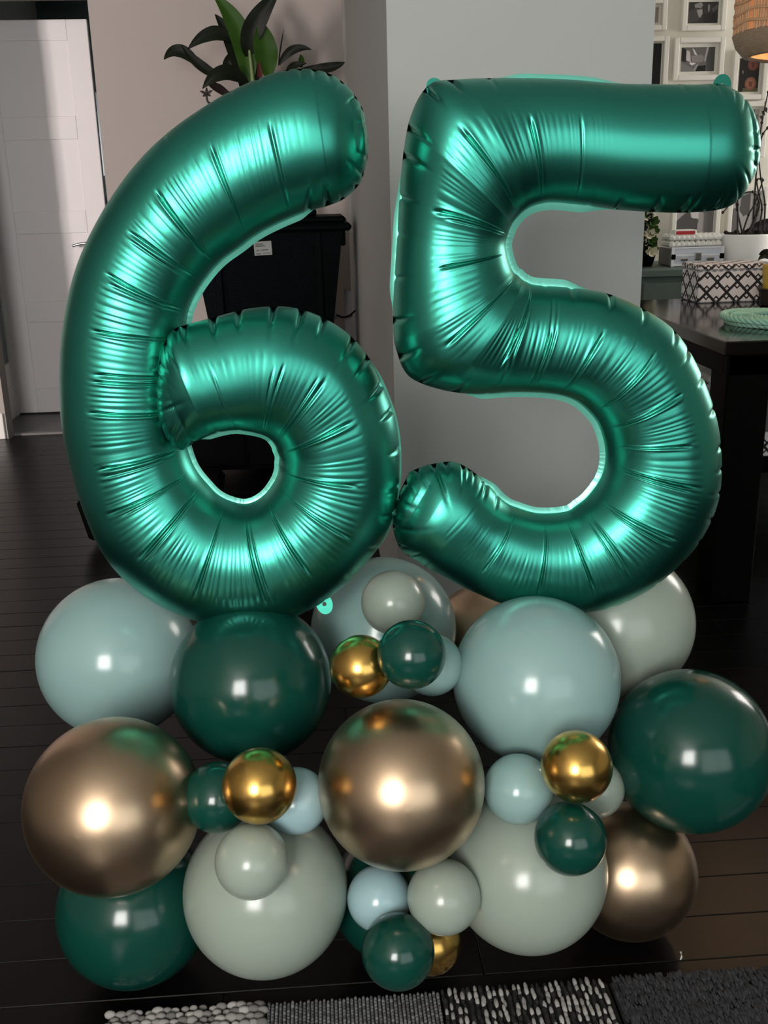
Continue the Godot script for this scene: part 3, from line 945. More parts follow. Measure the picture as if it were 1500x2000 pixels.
	struct("wall_hall_right", span(Vector3(0.3, -0.1, -7.3), Vector3(0.4, 2.5, -5.25), 0.0), M.hall_green)
	struct("baseboard_hall", span(Vector3(-1.69, 0, -5.74), Vector3(-1.672, 0.17, -5.28)), M.white)
	var cas := struct("door_2", spans([[Vector3(-1.69, 0, -5.34), Vector3(-1.66, 2.05, -5.28)], [Vector3(-1.69, 0, -5.78), Vector3(-1.665, 2.05, -5.7)], [Vector3(-1.69, 0.17, -5.7), Vector3(-1.675, 0.3, -5.34)]], 0.004), M.white, "white glazed side door frame at the hall's left", "door")
	put("pane", span(Vector3(-1.69, 0.3, -5.7), Vector3(-1.682, 1.95, -5.34), 0.0), M.pane_blue, cas)
	# white panelled door
	var d := Node3D.new()
	d.name = "door_1"
	d.set_meta("kind", "structure")
	d.set_meta("label", "white panelled door standing in the hall at the left")
	d.set_meta("category", "door")
	add_child(d, true)
	d.position = Vector3(-1.382, 0.012, -5.74)
	var rows := [[0.135, 0.495], [0.607, 0.957], [1.072, 1.424], [1.536, 1.892]]
	put("stile", span(Vector3(-0.303, 0, -0.02), Vector3(-0.178, 1.988, 0.02)), M.door, d)
	put("stile", span(Vector3(0.195, 0, -0.02), Vector3(0.3, 1.988, 0.02)), M.door, d)
	var y0 := 0.0
	for rw in rows:
		put("rail", span(Vector3(-0.178, y0, -0.02), Vector3(0.195, rw[0], 0.02), 0.002), M.door, d)
		y0 = rw[1]
		put("panel", span(Vector3(-0.178, rw[0], -0.012), Vector3(0.195, rw[1], 0.0135), 0.0), M.door, d)
	put("rail", span(Vector3(-0.178, y0, -0.02), Vector3(0.195, 1.988, 0.02), 0.002), M.door, d)
	var hs := new_st()
	tube(smooth_path([Vector3(0.235, 0.895, 0.02), Vector3(0.235, 0.9, 0.06), Vector3(0.2, 0.905, 0.07), Vector3(0.16, 0.902, 0.068), Vector3(0.118, 0.893, 0.066)]), 0.009, 0.007, 10, hs)
	add_box(hs, Vector3(0.04, 0.12, 0.006), 0.002, Vector3(0.235, 0.88, 0.023))
	put("handle", hs.commit(), M.chrome, d)
	# things past the door's edge
	tag(put("wall_mirror", span(Vector3(-1.42, 1.28, -7.3), Vector3(-1.3, 1.8, -7.28)), M.alu), "narrow bright strip glimpsed in the hall past the door's edge", "mirror")
	tag(put("tall_cabinet", spans([[Vector3(-1.5, 0, -7.2), Vector3(-1.1, 1.12, -6.85)], [Vector3(-1.51, 1.12, -7.2), Vector3(-1.09, 1.14, -6.84)]], 0.004), mat(Color(0.08, 0.11, 0.22), 0.5)), "navy cabinet glimpsed low in the gap past the door's edge", "cabinet")

# ---------------------------------------------------------------- the two numbers
func build_numbers() -> void:
	var six := foil_number("foil_number_six", "satin green foil balloon shaped as the number six, left of the pair", SIX, [[1, 4.6, 12.6, 0.008], [1, 15.4, 41.0, 0.0068], [0, 27.0, 33.0, 0.003]], [[0.009, 1.224, 0.034, -1, 6, 1.75], [-0.168, 0.887, 3.106, 37, 60, 1.2]], 11)
	hanging_tab(six, Vector3(-0.006, 0.523, -1.52), 0.3)
	var five := foil_number("foil_number_five", "satin green foil balloon shaped as the number five, right of the pair", FIVE, [[1, 4.2, 20.6, 0.0105], [0, 17.5, 34.2, 0.0085], [0, 3.8, 7.0, 0.006], [0, 11.0, 13.6, 0.006]], [[0.561, 1.201, -0.021, -1, 5, 1.75], [0.197, 0.668, 2.542, 32, 60, 1.75]], 23)
	hanging_tab(five, Vector3(0.586, 1.286, -1.52) + Vector3(0, -0.005, -0.004), -0.4)
	hanging_tab(five, Vector3(0.178, 1.291, -1.52) + Vector3(0.002, -0.008, -0.004), 0.5)

func build_balloons() -> void:
	var mesh := balloon_mesh()
	for b in BALLOONS:
		var o := put(b[0], mesh, M[b[1]])
		var at := Vector3(b[2], b[3], b[4])
		var down := Vector3((0.1 - at.x) * 0.5, -0.25, -1.0).normalized()
		var y := -down
		var x := y.cross(Vector3(0, 0, 1)).normalized()
		o.transform = Transform3D(Basis(x, y, x.cross(y)).scaled(Vector3.ONE * b[5]), at)
		tag(o, b[6], "balloon", b[7])

# ---------------------------------------------------------------- plant, bin and cases on the left
func build_left() -> void:
	var pl := thing("potted_plant", "leafy plant with long pointed leaves against the far wall, above the six", "plant", Vector3(-0.19, 0, -4.8))
	put("pot", lathe([Vector2(0, 0), Vector2(0.11, 0.0), Vector2(0.12, 0.01), Vector2(0.15, 0.4), Vector2(0.16, 0.42), Vector2(0.15, 0.43), Vector2(0.138, 0.42), Vector2(0.13, 0.38), Vector2(0, 0.38)], 40), M.grey_plastic, pl)
	var st := new_st()
	tube(smooth_path([Vector3(0.02, 0.38, 0), Vector3(-0.04, 0.9, 0.01), Vector3(-0.035, 1.5, 0), Vector3(-0.045, 1.75, 0.01)]), 0.02, 0.006, 10, st)
	tube(smooth_path([Vector3(-0.02, 0.38, 0.02), Vector3(0.07, 0.9, 0.0), Vector3(0.1, 1.6, 0.01)]), 0.016, 0.007, 10, st)
	tube(smooth_path([Vector3(0.04, 0.38, -0.02), Vector3(0.16, 0.9, 0.0), Vector3(0.22, 1.57, 0.0)]), 0.016, 0.007, 10, st)
	put("stem", st.commit(), M.stalk, pl)
	st = new_st()
	tube(smooth_path([Vector3(-0.04, 0.38, 0.0), Vector3(-0.17, 1.0, 0.03), Vector3(-0.2, 1.46, 0.02), Vector3(-0.235, 1.53, 0.02), Vector3(-0.237, 1.565, 0.02)]), 0.007, 0.004, 8, st)
	for k in 5:
		grid_leaf(st, Vector3(-0.237, 1.562, 0.02), Vector3(-0.237 + 0.03 * cos(k * 1.3 + 1.5), 1.566 + 0.02 * sin(k * 1.3 + 1.5), 0.025), 0.012)
	put("withered_stalk", st.commit(), M.twig, pl)
	for l in LEAVES:
		var o := Vector3(-0.19, 0, -4.8)
		var m: Material = M.leaf[0]
		if l[10] >= 2.5:
			m = M.leaf[3]
		elif l[10] >= 1.5:
			m = M.leaf[2]
		elif l[10] >= 0.6:
			m = M.leaf[1]
		put("leaf", leaf(Vector3(l[0], l[1], l[2]) - o, Vector3(l[3], l[4], l[5]) - o, Vector3(l[6], l[7], l[8]) - o, l[9]), m, pl)
	# dark sideboard under the bin
	var sb := thing("low_cabinet", "low black cabinet behind the foil six, carrying the storage bin", "cabinet", Vector3(-0.31, 0, -4.4))
	put("top", box(Vector3(0.95, 0.03, 0.5), 0.003, Vector3(0, 0.485, 0)), M.black, sb)
	put("body", box(Vector3(0.92, 0.42, 0.47), 0.003, Vector3(0, 0.26, 0)), M.black, sb)
	for s in [-1, 1]:
		put("door", box(Vector3(0.44, 0.38, 0.018), 0.003, Vector3(s * 0.225, 0.26, 0.244)), M.black, sb)
		put("foot", box(Vector3(0.06, 0.05, 0.4), 0.003, Vector3(s * 0.4, 0.025, 0)), M.black, sb)
	# storage bin with lid
	var bin := thing("storage_bin", "black lidded storage bin with a white sticker, seen through the six", "bin", Vector3(-0.18, 0.5, -4.4))
	var bs := new_st()
	var lo := Vector2(0.235, 0.15)
	var hi := Vector2(0.3, 0.19)
	var base := []
	var top := []
	for s in [[-1, 1], [1, 1], [1, -1], [-1, -1]]:
		base.append(Vector3(s[0] * lo.x, 0, s[1] * lo.y))
		top.append(Vector3(s[0] * hi.x, 0.5, s[1] * hi.y))
	for i in 4:
		var j := (i + 1) % 4
		face(bs, [base[i], base[j], top[j], top[i]], (base[i] + base[j]) * Vector3(1, 0, 1))
	face(bs, base, Vector3(0, -1, 0))
	face(bs, top, Vector3(0, 1, 0))
	put("body", bs.commit(), M.bin, bin)
	var ls := new_st()
	for q in [[0.335, 0.225, 0.5, 0.53], [0.315, 0.21, 0.53, 0.556]]:
		add_box(ls, Vector3(q[0] * 2.0, q[3] - q[2], q[1] * 2.0), 0.01, Vector3(0, (q[2] + q[3]) * 0.5, 0))
	add_box(ls, Vector3(0.4, 0.035, 0.3), 0.012, Vector3(0, 0.57, 0))
	put("lid", ls.commit(), M.bin, bin)
	for s in [-1, 1]:
		put("handle", box(Vector3(0.02, 0.06, 0.1), 0.005, Vector3(s * 0.302, 0.47, 0.11)), M.bin, bin)
		put("rib", box(Vector3(0.03, 0.48, 0.047), 0.004, Vector3(s * 0.2, 0.26, 0.1735)), M.bin, bin)
	var im := Image.create_empty(140, 108, false, Image.FORMAT_RGB8)
	im.fill(Color(0.66, 0.67, 0.66))
	var marks := [[14, 16, 60, 7], [14, 31, 74, 8], [18, 66, 20, 7], [48, 63, 9, 8], [62, 62, 48, 8], [14, 92, 34, 6], [62, 90, 68, 4]]
	for mk in marks:
		for x in mk[2]:
			if (x * 7 + mk[1]) % 9 < 7:
				im.fill_rect(Rect2i(mk[0] + x, mk[1] + (x * 5) % 2, 1, mk[3] - (x * 3) % 3), Color(0.07, 0.09, 0.09))
	var q := QuadMesh.new()
	q.size = Vector2(0.07, 0.054)
	var lab := put("sticker", q, textured(im, 0.5), bin, Vector3(-0.018, 0.44, 0.187))
	lab.rotation = Vector3(0.08, 0, 0.03)
	lab.set_meta("label", "white sticker with small dark print")
	# pale box standing behind the bin at the right
	tag(put("grey_box", prism([Vector2(0.126, 0.5), Vector2(0.168, 0.5), Vector2(0.16, 0.6), Vector2(0.158, 0.735), Vector2(0.126, 0.742)], -4.62, -4.5), M.grey_plastic), "dull grey plastic box standing right of the black bin", "box")
	var pg := thing("power_plug", "small pale plug with black cable beside the black bin", "plug", Vector3(0.075, 0.645, -4.45))
	put("body", lathe([Vector2(0, -0.02), Vector2(0.014, -0.018), Vector2(0.016, 0.0), Vector2(0.012, 0.014), Vector2(0, 0.016)], 16), M.sticker, pg)
	put("cable", tube(smooth_path([Vector3(0.01, 0, 0), Vector3(0.04, -0.012, 0.01), Vector3(0.07, -0.006, 0.0), Vector3(0.095, 0.01, -0.03)]), 0.004, 0.004, 8), M.black, pg)
	# case on casters, low at the left
	var cs := thing("wheeled_case", "black plastic case on casters on the floor, left of the six", "case", Vector3(-0.6, 0, -3.55))
	var poly := [Vector2(-0.213, 0.03), Vector2(-0.24, 0.155), Vector2(-0.222, 0.18), Vector2(0.222, 0.18), Vector2(0.24, 0.155), Vector2(0.213, 0.03), Vector2(0.2, 0.022), Vector2(-0.2, 0.022)]
	put("body", prism(poly, -0.15, 0.15), M.black, cs)
	put("handle", tube(smooth_path([Vector3(-0.15, 0.145, 0.155), Vector3(-0.182, 0.13, 0.156), Vector3(-0.17, 0.06, 0.156), Vector3(-0.16, 0.05, 0.156), Vector3(-0.1, 0.05, 0.156)]), 0.004, 0.004, 8), M.grey_plastic, cs)
	put("panel", span(Vector3(-0.168, 0.065, 0.148), Vector3(0.16, 0.13, 0.153)), M.case_grey, cs)
	put("latch", span(Vector3(-0.215, 0.138, 0.148), Vector3(-0.185, 0.15, 0.156)), M.grey_plastic, cs)
	for s in [-1, 1]:
		for t in [-1, 1]:
			var w := put("caster", lathe([Vector2(0, -0.01), Vector2(0.014, -0.01), Vector2(0.016, -0.006), Vector2(0.016, 0.006), Vector2(0.014, 0.01), Vector2(0, 0.01)], 20), M.black, cs, Vector3(s * 0.165, 0.016, t * 0.12))
			w.rotation.z = PI * 0.5

# ---------------------------------------------------------------- dining corner on the right
func build_dining() -> void:
	var tb := thing("dining_table", "nearly black wooden dining table with thick square legs at the right", "table", Vector3(1.07, 0, -2.63))
	put("tabletop", span(Vector3(0, 0.712, -1.05), Vector3(1.5, 0.75, 0), 0.003), M.table_top, tb)
	put("apron", spans([[Vector3(0.015, 0.655, -0.04), Vector3(1.485, 0.712, -0.015)], [Vector3(0.015, 0.655, -1.035), Vector3(1.485, 0.712, -1.01)], [Vector3(0.015, 0.655, -1.01), Vector3(0.04, 0.712, -0.04)], [Vector3(1.46, 0.655, -1.01), Vector3(1.485, 0.712, -0.04)]], 0.002), M.dark_wood, tb)
	for x in [0.017, 1.363]:
		for z in [-0.13, -1.03]:
			put("leg", span(Vector3(x, 0, z), Vector3(x + 0.12, 0.712, z + 0.115), 0.004), M.dark_wood, tb)
	# upholstered bench under the table
	var bn := thing("upholstered_bench", "patterned upholstered bench glimpsed under the dining table", "bench", Vector3(1.72, 0, -3.48))
	put("seat_pad", box(Vector3(0.85, 0.025, 0.36), 0.008, Vector3(0, 0.522, 0)), M.porcelain, bn)
	put("upper_band", box(Vector3(0.84, 0.07, 0.35), 0.006, Vector3(0, 0.475, 0)), M.pattern, bn)
	put("middle_band", box(Vector3(0.83, 0.105, 0.34), 0.004, Vector3(0, 0.3875, 0)), M.grey_cloth, bn)
	put("lower_band", box(Vector3(0.84, 0.085, 0.35), 0.004, Vector3(0, 0.2925, 0)), M.pattern, bn)
	put("base", box(Vector3(0.82, 0.06, 0.34), 0.004, Vector3(0, 0.22, 0)), M.black, bn)
	for s in [-1, 1]:
		for t in [-1, 1]:
			put("leg", box(Vector3(0.05, 0.19, 0.05), 0.004, Vector3(s * 0.37, 0.095, t * 0.13)), M.black, bn)
	# sideboard
	var sd := thing("sideboard", "grey green sideboard against the cream dining wall", "sideboard", Vector3(2.35, 0, -4.54))
	put("top", box(Vector3(2.0, 0.03, 0.5), 0.003, Vector3(0, 0.79, 0)), M.sideboard, sd)
	put("body", box(Vector3(1.96, 0.7, 0.44), 0.003, Vector3(0, 0.425, 0)), M.sideboard, sd)
	put("plinth", box(Vector3(1.9, 0.075, 0.4), 0.003, Vector3(0, 0.0375, 0)), M.black, sd)
	for k in 3:
		put("drawer", box(Vector3(0.64, 0.19, 0.02), 0.003, Vector3(-0.65 + k * 0.65, 0.656, 0.23)), M.sideboard, sd)
		put("cabinet_door", box(Vector3(0.64, 0.46, 0.02), 0.003, Vector3(-0.65 + k * 0.65, 0.325, 0.23)), M.sideboard, sd)
	# vase with flowers by the grey wall
	var vs := thing("flower_vase", "dark vase of pale flowers at the sideboard's left end", "vase", Vector3(1.435, 0.805, -4.5))
	put("vase", lathe([Vector2(0, 0), Vector2(0.034, 0), Vector2(0.04, 0.006), Vector2(0.056, 0.07), Vector2(0.054, 0.11), Vector2(0.042, 0.13), Vector2(0.044, 0.14), Vector2(0.038, 0.138), Vector2(0, 0.12)], 28), M.black, vs)
	for k in 14:
		var a := rng.randf() * TAU
		var h := 0.06 + 0.0125 * k
		var p := Vector3(cos(a) * 0.03 - 0.012, h, 0.058 + sin(a) * 0.012)
		put("stem", tube([Vector3(0, 0.1, 0), Vector3(p.x * 0.6, h * 0.6 + 0.05, p.z * 0.6), p], 0.002, 0.0015, 6), M.stalk, vs)
		var fs := new_st()
		for w in 6:
			var b := w * TAU / 6.0
			grid_leaf(fs, p, p + Vector3(cos(b) * 0.03, 0.008 + 0.022 * sin(b), 0.012 * sin(w * 2.0)), 0.026)
		put("flower" if k % 3 != 2 else "leaf", fs.commit(), M.flower if k % 3 == 0 else (M.leaf[1] if k % 3 == 1 else M.leaf[0]), vs)
	# aluminium case
	var ac := thing("aluminium_case", "silver aluminium case with chrome latches on the sideboard", "case", Vector3(1.645, 0.805, -4.5))
	put("body", box(Vector3(0.222, 0.078, 0.16), 0.004, Vector3(0, 0.04, 0)), M.alu_panel, ac)
	var es := new_st()
	for y in [0.006, 0.046, 0.078]:
		add_box(es, Vector3(0.232, 0.007, 0.006), 0.001, Vector3(0, y, 0.08))
		for s in [-1, 1]:
			add_box(es, Vector3(0.006, 0.007, 0.166), 0.001, Vector3(s * 0.113, y, 0))
	for s in [-1, 1]:
		add_box(es, Vector3(0.012, 0.082, 0.008), 0.001, Vector3(s * 0.109, 0.041, 0.08))
	put("edge_trim", es.commit(), M.alu, ac)
	for x in [-0.06, 0.055]:
		put("latch", box(Vector3(0.035, 0.014, 0.01), 0.003, Vector3(x, 0.03, 0.084)), M.chrome, ac)
	put("lock", box(Vector3(0.03, 0.034, 0.012), 0.003, Vector3(0.0, 0.042, 0.085)), M.chrome, ac)
	for s in [-1, 1]:
		put("corner", spans([[Vector3(s * 0.106 - 0.009, 0.03, 0.078), Vector3(s * 0.106 + 0.009, 0.052, 0.087)]], 0.002), M.black, ac)
	put("end_cap", box(Vector3(0.008, 0.074, 0.15), 0.003, Vector3(-0.115, 0.04, 0)), M.case_grey, ac)
	# white bumpy cartons stacked on it
	for k in 4:
		var left := k % 2 == 0
		var upper := k > 1
		var ct := thing("egg_carton", ["lower left white bumpy carton on the aluminium case", "lower right white bumpy carton on the aluminium case", "upper left white bumpy carton under the red labelled box", "upper right white bumpy carton beside the red labelled box"][k], "carton", Vector3(1.585 if left else 1.7, 0.886 + (0.0265 if upper else 0.0), -4.5), "white cartons stacked on the aluminium case")
		var cm := new_st()
		add_box(cm, Vector3(0.114, 0.018, 0.12), 0.004, Vector3(0, 0.01, 0))
		put("tray", cm.commit(), M.card, ct)
		var bm := new_st()
		for a in 5:
			for b in 4:
				var r := 0.0105
				lathe([Vector2(r, 0.0), Vector2(r * 0.95, 0.005), Vector2(r * 0.7, 0.0085), Vector2(0, 0.0095)], 10, bm, Vector3(-0.044 + a * 0.022, 0.017, -0.042 + b * 0.029))
			var fr := SphereMesh.new()
			fr.radius = 0.009
			fr.height = 0.018
			fr.radial_segments = 10
			fr.rings = 6
			bm.append_from(fr, 0, Transform3D(Basis(), Vector3(-0.044 + a * 0.022, 0.011, 0.06)))
		put("cups", bm.commit(), M.card, ct)
	var rb := thing("small_box", "small white box with a red front on top of the cartons", "box", Vector3(1.597, 0.932, -4.48))
	put("body", box(Vector3(0.094, 0.024, 0.07), 0.002, Vector3(0, 0.012, 0)), M.card, rb)
	put("label", box(Vector3(0.082, 0.015, 0.003), 0.0005, Vector3(-0.002, 0.012, 0.0355)), M.red, rb)
	# white pot with dry orchid stems
	var op := thing("orchid_pot", "white ceramic pot of dark bare orchid stems on the sideboard", "plant", Vector3(1.877, 0.805, -4.47))
	put("pot", lathe([Vector2(0, 0), Vector2(0.09, 0), Vector2(0.1, 0.006), Vector2(0.109, 0.06), Vector2(0.113, 0.122), Vector2(0.111, 0.128), Vector2(0.106, 0.126), Vector2(0.104, 0.112), Vector2(0, 0.108)], 48, null, Vector3.ZERO, 0.008), M.porcelain, op)
	var sl := new_st()
	for k in 60:
		var a := rng.randf() * TAU
		var rr := sqrt(rng.randf()) * 0.095
		add_box(sl, Vector3(rng.randf_range(0.012, 0.03), rng.randf_range(0.008, 0.016), rng.randf_range(0.012, 0.026)), 0.003, Vector3(cos(a) * rr, 0.12 + rng.randf() * 0.016, sin(a) * rr), Basis.from_euler(Vector3(rng.randf(), rng.randf() * 6.0, rng.randf())))
	put("bark", sl.commit(), M.soil, op)
	for sp in STEMS:
		var pts := []
		for p in sp:
			pts.append(p - op.position)
		var ss := new_st()
		tube(smooth_path(pts), 0.0042, 0.0026, 7, ss)
		for k in range(1, pts.size()):
			lathe([Vector2(0, -0.007), Vector2(0.006, -0.002), Vector2(0.006, 0.003), Vector2(0, 0.008)], 8, ss, pts[k])
		put("stem", ss.commit(), M.twig, op)
	put("leaf", leaf(Vector3(-0.03, 0.12, 0.03), Vector3(0.06, 0.165, 0.05), Vector3(0.15, 0.15, 0.06), 0.05), M.leaf[3], op)
	put("leaf", leaf(Vector3(0.04, 0.12, 0.03), Vector3(0.12, 0.19, 0.05), Vector3(0.17, 0.23, 0.05), 0.05), M.leaf[3], op)
	var bl := new_st()
	for k in 9:
		var a := k * 2.4
		grid_leaf(bl, Vector3(0.02 + 0.012 * cos(a), 0.59 + 0.012 * (k % 4), 0.05), Vector3(0.02 + 0.034 * cos(a), 0.6 + 0.012 * (k % 4) + 0.01 * sin(a), 0.055), 0.016)
	put("withered_bloom", bl.commit(), M.twig, op)
	# picture frames
	var pics := pictures()
	photo_frame("white frame with a dark abstract print, top row, left of the woven lamp", Vector2(1.638, 1.778), Vector2(1.834, 1.926), -4.8, 0.01, pics.a)
	photo_frame("white frame with a grey boat deck print, under the top row", Vector2(1.612, 1.578), Vector2(1.838, 1.752), -4.8, 0.016, pics.b)
	photo_frame("upright white frame with two warm toned faces, under the woven lamp", Vector2(1.882, 1.494), Vector2(2.04, 1.7), -4.8, 0.012, pics.c)
	photo_frame("white frame with a pale print, top row, half hidden by the grey wall", Vector2(1.4, 1.782), Vector2(1.572, 1.91), -4.8, 0.012, textured(flat(Color(0.6, 0.56, 0.53)), 0.4))
	photo_frame("white frame with a solid black print beside the grey wall", Vector2(1.38, 1.42), Vector2(1.588, 1.76), -4.8, 0.006, textured(flat(Color(0.05, 0.05, 0.05)), 0.3))
	photo_frame("small white frame half hidden behind the right end of the five", Vector2(1.93, 1.25), Vector2(2.055, 1.487), -4.8, 0.01, pics.e)
	photo_frame("white frame with a grey print behind the stacked cartons", Vector2(1.645, 0.87), Vector2(1.872, 1.07), -4.8, 0.004, pics.d)
	photo_frame("white frame with a grey print behind the orchid stems", Vector2(1.905, 0.85), Vector2(2.09, 1.125), -4.8, 0.006, pics.e)
	# patterned box, bowl, pot, rope on the table
	var pb := thing("fabric_box", "storage box covered in grey and black diamond fabric on the table", "box", Vector3(1.455, 0.75, -3.6))
	put("body", box(Vector3(0.272, 0.108, 0.17), 0.004, Vector3(0, 0.055, 0)), M.pattern, pb)
	put("lid", box(Vector3(0.28, 0.02, 0.178), 0.006, Vector3(0, 0.119, 0)), M.pattern, pb)
	tag(put("wooden_bowl", lathe([Vector2(0, 0), Vector2(0.07, 0), Vector2(0.076, 0.006), Vector2(0.078, 0.024), Vector2(0.082, 0.028), Vector2(0.084, 0.045), Vector2(0.088, 0.05), Vector2(0.092, 0.058), Vector2(0.09, 0.061), Vector2(0.084, 0.055), Vector2(0, 0.045)], 48), M.bowl, self, Vector3(1.566, 0.75, -3.38)), "dark turned wooden bowl on the table, cut by the photo edge", "bowl")
	var cp := thing("painted_pot", "small yellow and mint painted pot with a dark plant, in the wooden bowl", "plant pot", Vector3(1.566, 0.798, -3.38))
	var pim := Image.create_empty(64, 32, false, Image.FORMAT_RGB8)
	pim.fill(Color(0.66, 0.76, 0.7))
	polyfill(pim, [Vector2(20, 0), Vector2(38, 0), Vector2(41, 14), Vector2(36, 32), Vector2(18, 32), Vector2(24, 14)], Color(0.78, 0.64, 0.24))
	polyfill(pim, [Vector2(0, 18), Vector2(18, 14), Vector2(20, 32), Vector2(0, 32)], Color(0.8, 0.5, 0.2))
	var pt := lathe([Vector2(0, 0), Vector2(0.066, 0), Vector2(0.072, 0.004), Vector2(0.079, 0.085), Vector2(0.077, 0.089), Vector2(0.071, 0.085), Vector2(0, 0.075)], 40)
	put("pot", pt, textured(pim, 0.4), cp).rotation.y = 0.1
	for k in 12:
		var a := k * 0.55
		put("leaf", leaf(Vector3(0.03 * cos(a), 0.075, 0.03 * sin(a)), Vector3(0.065 * cos(a), 0.118, 0.065 * sin(a)), Vector3(0.098 * cos(a), 0.1 + 0.014 * (k % 3), 0.098 * sin(a)), 0.03), M.leaf[0], cp)
	build_rope()
	build_lamp()
	tag(put("paper_scrap", leaf(Vector3(-0.004, 0.002, 0.008), Vector3(0.001, 0.004, 0), Vector3(0.002, 0.002, -0.01), 0.006), M.card, self, Vector3(0.525, 0.0, -1.282)), "tiny white paper scrap on the dark floor at lower right", "scrap")

func flat(c: Color) -> Image:
	var im := Image.create_empty(8, 8, false, Image.FORMAT_RGB8)
	im.fill(c)
	return im

func grid_leaf(st: SurfaceTool, a: Vector3, b: Vector3, w: float) -> void:
	var P := PackedVector3Array()
	var d := (b - a).normalized()
	var side := d.cross(Vector3(0.2, 0.3, 1.0)).normalized()
	for i in 6:
		var f := i / 5.0
		for k in 3:
			P.append(a.lerp(b, f) + side * (k - 1) * w * 0.5 * sin(PI * (0.08 + 0.9 * f)) + Vector3(0, 0, 0.25 * w * absf(k - 1.0)))
	grid(P, 6, 3, 1.0, false, st)

func build_rope() -> void:
	var rp := thing("rope_coil", "coil of thick mint rope lying on the dark table", "rope", Vector3(1.385, 0.75, -2.95))
	var turns := 4.4
	var n := 900
	for strand in 3:
		var path := []
		for i in n:
			var f := float(i) / (n - 1)
			var a := TAU * turns * f + 0.6
			var rr := 0.188 - 0.026 * fposmod(f * turns, 2.2) + 0.008 * sin(a * 1.7)
			var c := Vector3(cos(a) * rr, 0.011 + 0.009 * floorf(f * turns / 2.0) + 0.004 * sin(a * 1.3), sin(a) * rr * 0.9)
			var tw := a * 0.188 / 0.0095 + strand * TAU / 3.0
			var radial := Vector3(cos(a), 0, sin(a))
			path.append(c + (radial * cos(tw) + Vector3.UP * sin(tw)) * 0.0052)
		put("strand", tube(path, 0.0056, 0.0056, 6), M.rope, rp)

func build_lamp() -> void:
	var lp := thing("pendant_lamp", "woven rattan pendant lamp with a glowing bulb, top right corner", "lamp", Vector3(1.475, 1.49, -3.1))
	put("lower_rim", lathe([Vector2(0.19, 0.008), Vector2(0.2, 0.0), Vector2(0.212, 0.004), Vector2(0.235, 0.03), Vector2(0.246, 0.06), Vector2(0.243, 0.064), Vector2(0.23, 0.06), Vector2(0.205, 0.03), Vector2(0.19, 0.008)], 72), M.rim, lp)
	var st := new_st()
	for k in 150:
		var a := TAU * k / 150.0
		if k % 11 in [3, 4]:
			continue
		var pts := []
		for i in 8:
			var b := a + 0.012 * sin(i * 2.1 + k)
			var rr := 0.24 + 0.003 * sin(i * 3.0 + k * 2.0) - 0.012 * pow(i / 7.0, 2.0)
			pts.append(Vector3(cos(b) * rr, 0.06 + i * 0.045, sin(b) * rr))
		tube(pts, 0.0036, 0.0036, 5, st)
	put("cane", st.commit(), M.rattan, lp)
	var h := new_st()
	for i in 11:
		var pts := []
		for k in 73:
			var a := TAU * k / 72.0
			pts.append(Vector3(cos(a) * 0.243, 0.085 + i * 0.028 + 0.004 * sin(a * 9.0 + i), sin(a) * 0.243))
		tube(pts, 0.004, 0.004, 5, h)
	put("woven_ring", h.commit(), M.rattan, lp)
	put("liner", lathe([Vector2(0.232, 0.06), Vector2(0.233, 0.12), Vector2(0.23, 0.2)], 72), M.rattan, lp)
	put("top_plate", lathe([Vector2(0, 0.385), Vector2(0.23, 0.38), Vector2(0.231, 0.388), Vector2(0, 0.395)], 48), M.rattan, lp)
	put("cable", tube([Vector3(0, 0.24, 0), Vector3(0, 0.6, 0), Vector3(0, 1.01, 0)], 0.004, 0.004, 8), M.black, lp)
	put("socket", lathe([Vector2(0, 0.16), Vector2(0.018, 0.162), Vector2(0.02, 0.2), Vector2(0.012, 0.24), Vector2(0, 0.242)], 20), M.black, lp)
	var bm := mat(Color(1, 0.9, 0.75), 0.4)
	bm.emission_enabled = true
	bm.emission = Color(1.0, 0.8, 0.55)
	bm.emission_energy_multiplier = 3.0
	var sp := SphereMesh.new()
	sp.radius = 0.035
	sp.height = 0.07
	put("bulb", sp, bm, lp, Vector3(0, 0.13, 0))
	var l := OmniLight3D.new()
	l.name = "bulb_light"
	l.light_color = Color(1.0, 0.8, 0.58)
	l.light_energy = 0.16
	l.light_size = 0.035
	l.omni_range = 8.0
	l.omni_attenuation = 2.0
	l.shadow_enabled = true
	lp.add_child(l)
	l.position = Vector3(0, 0.13, 0)

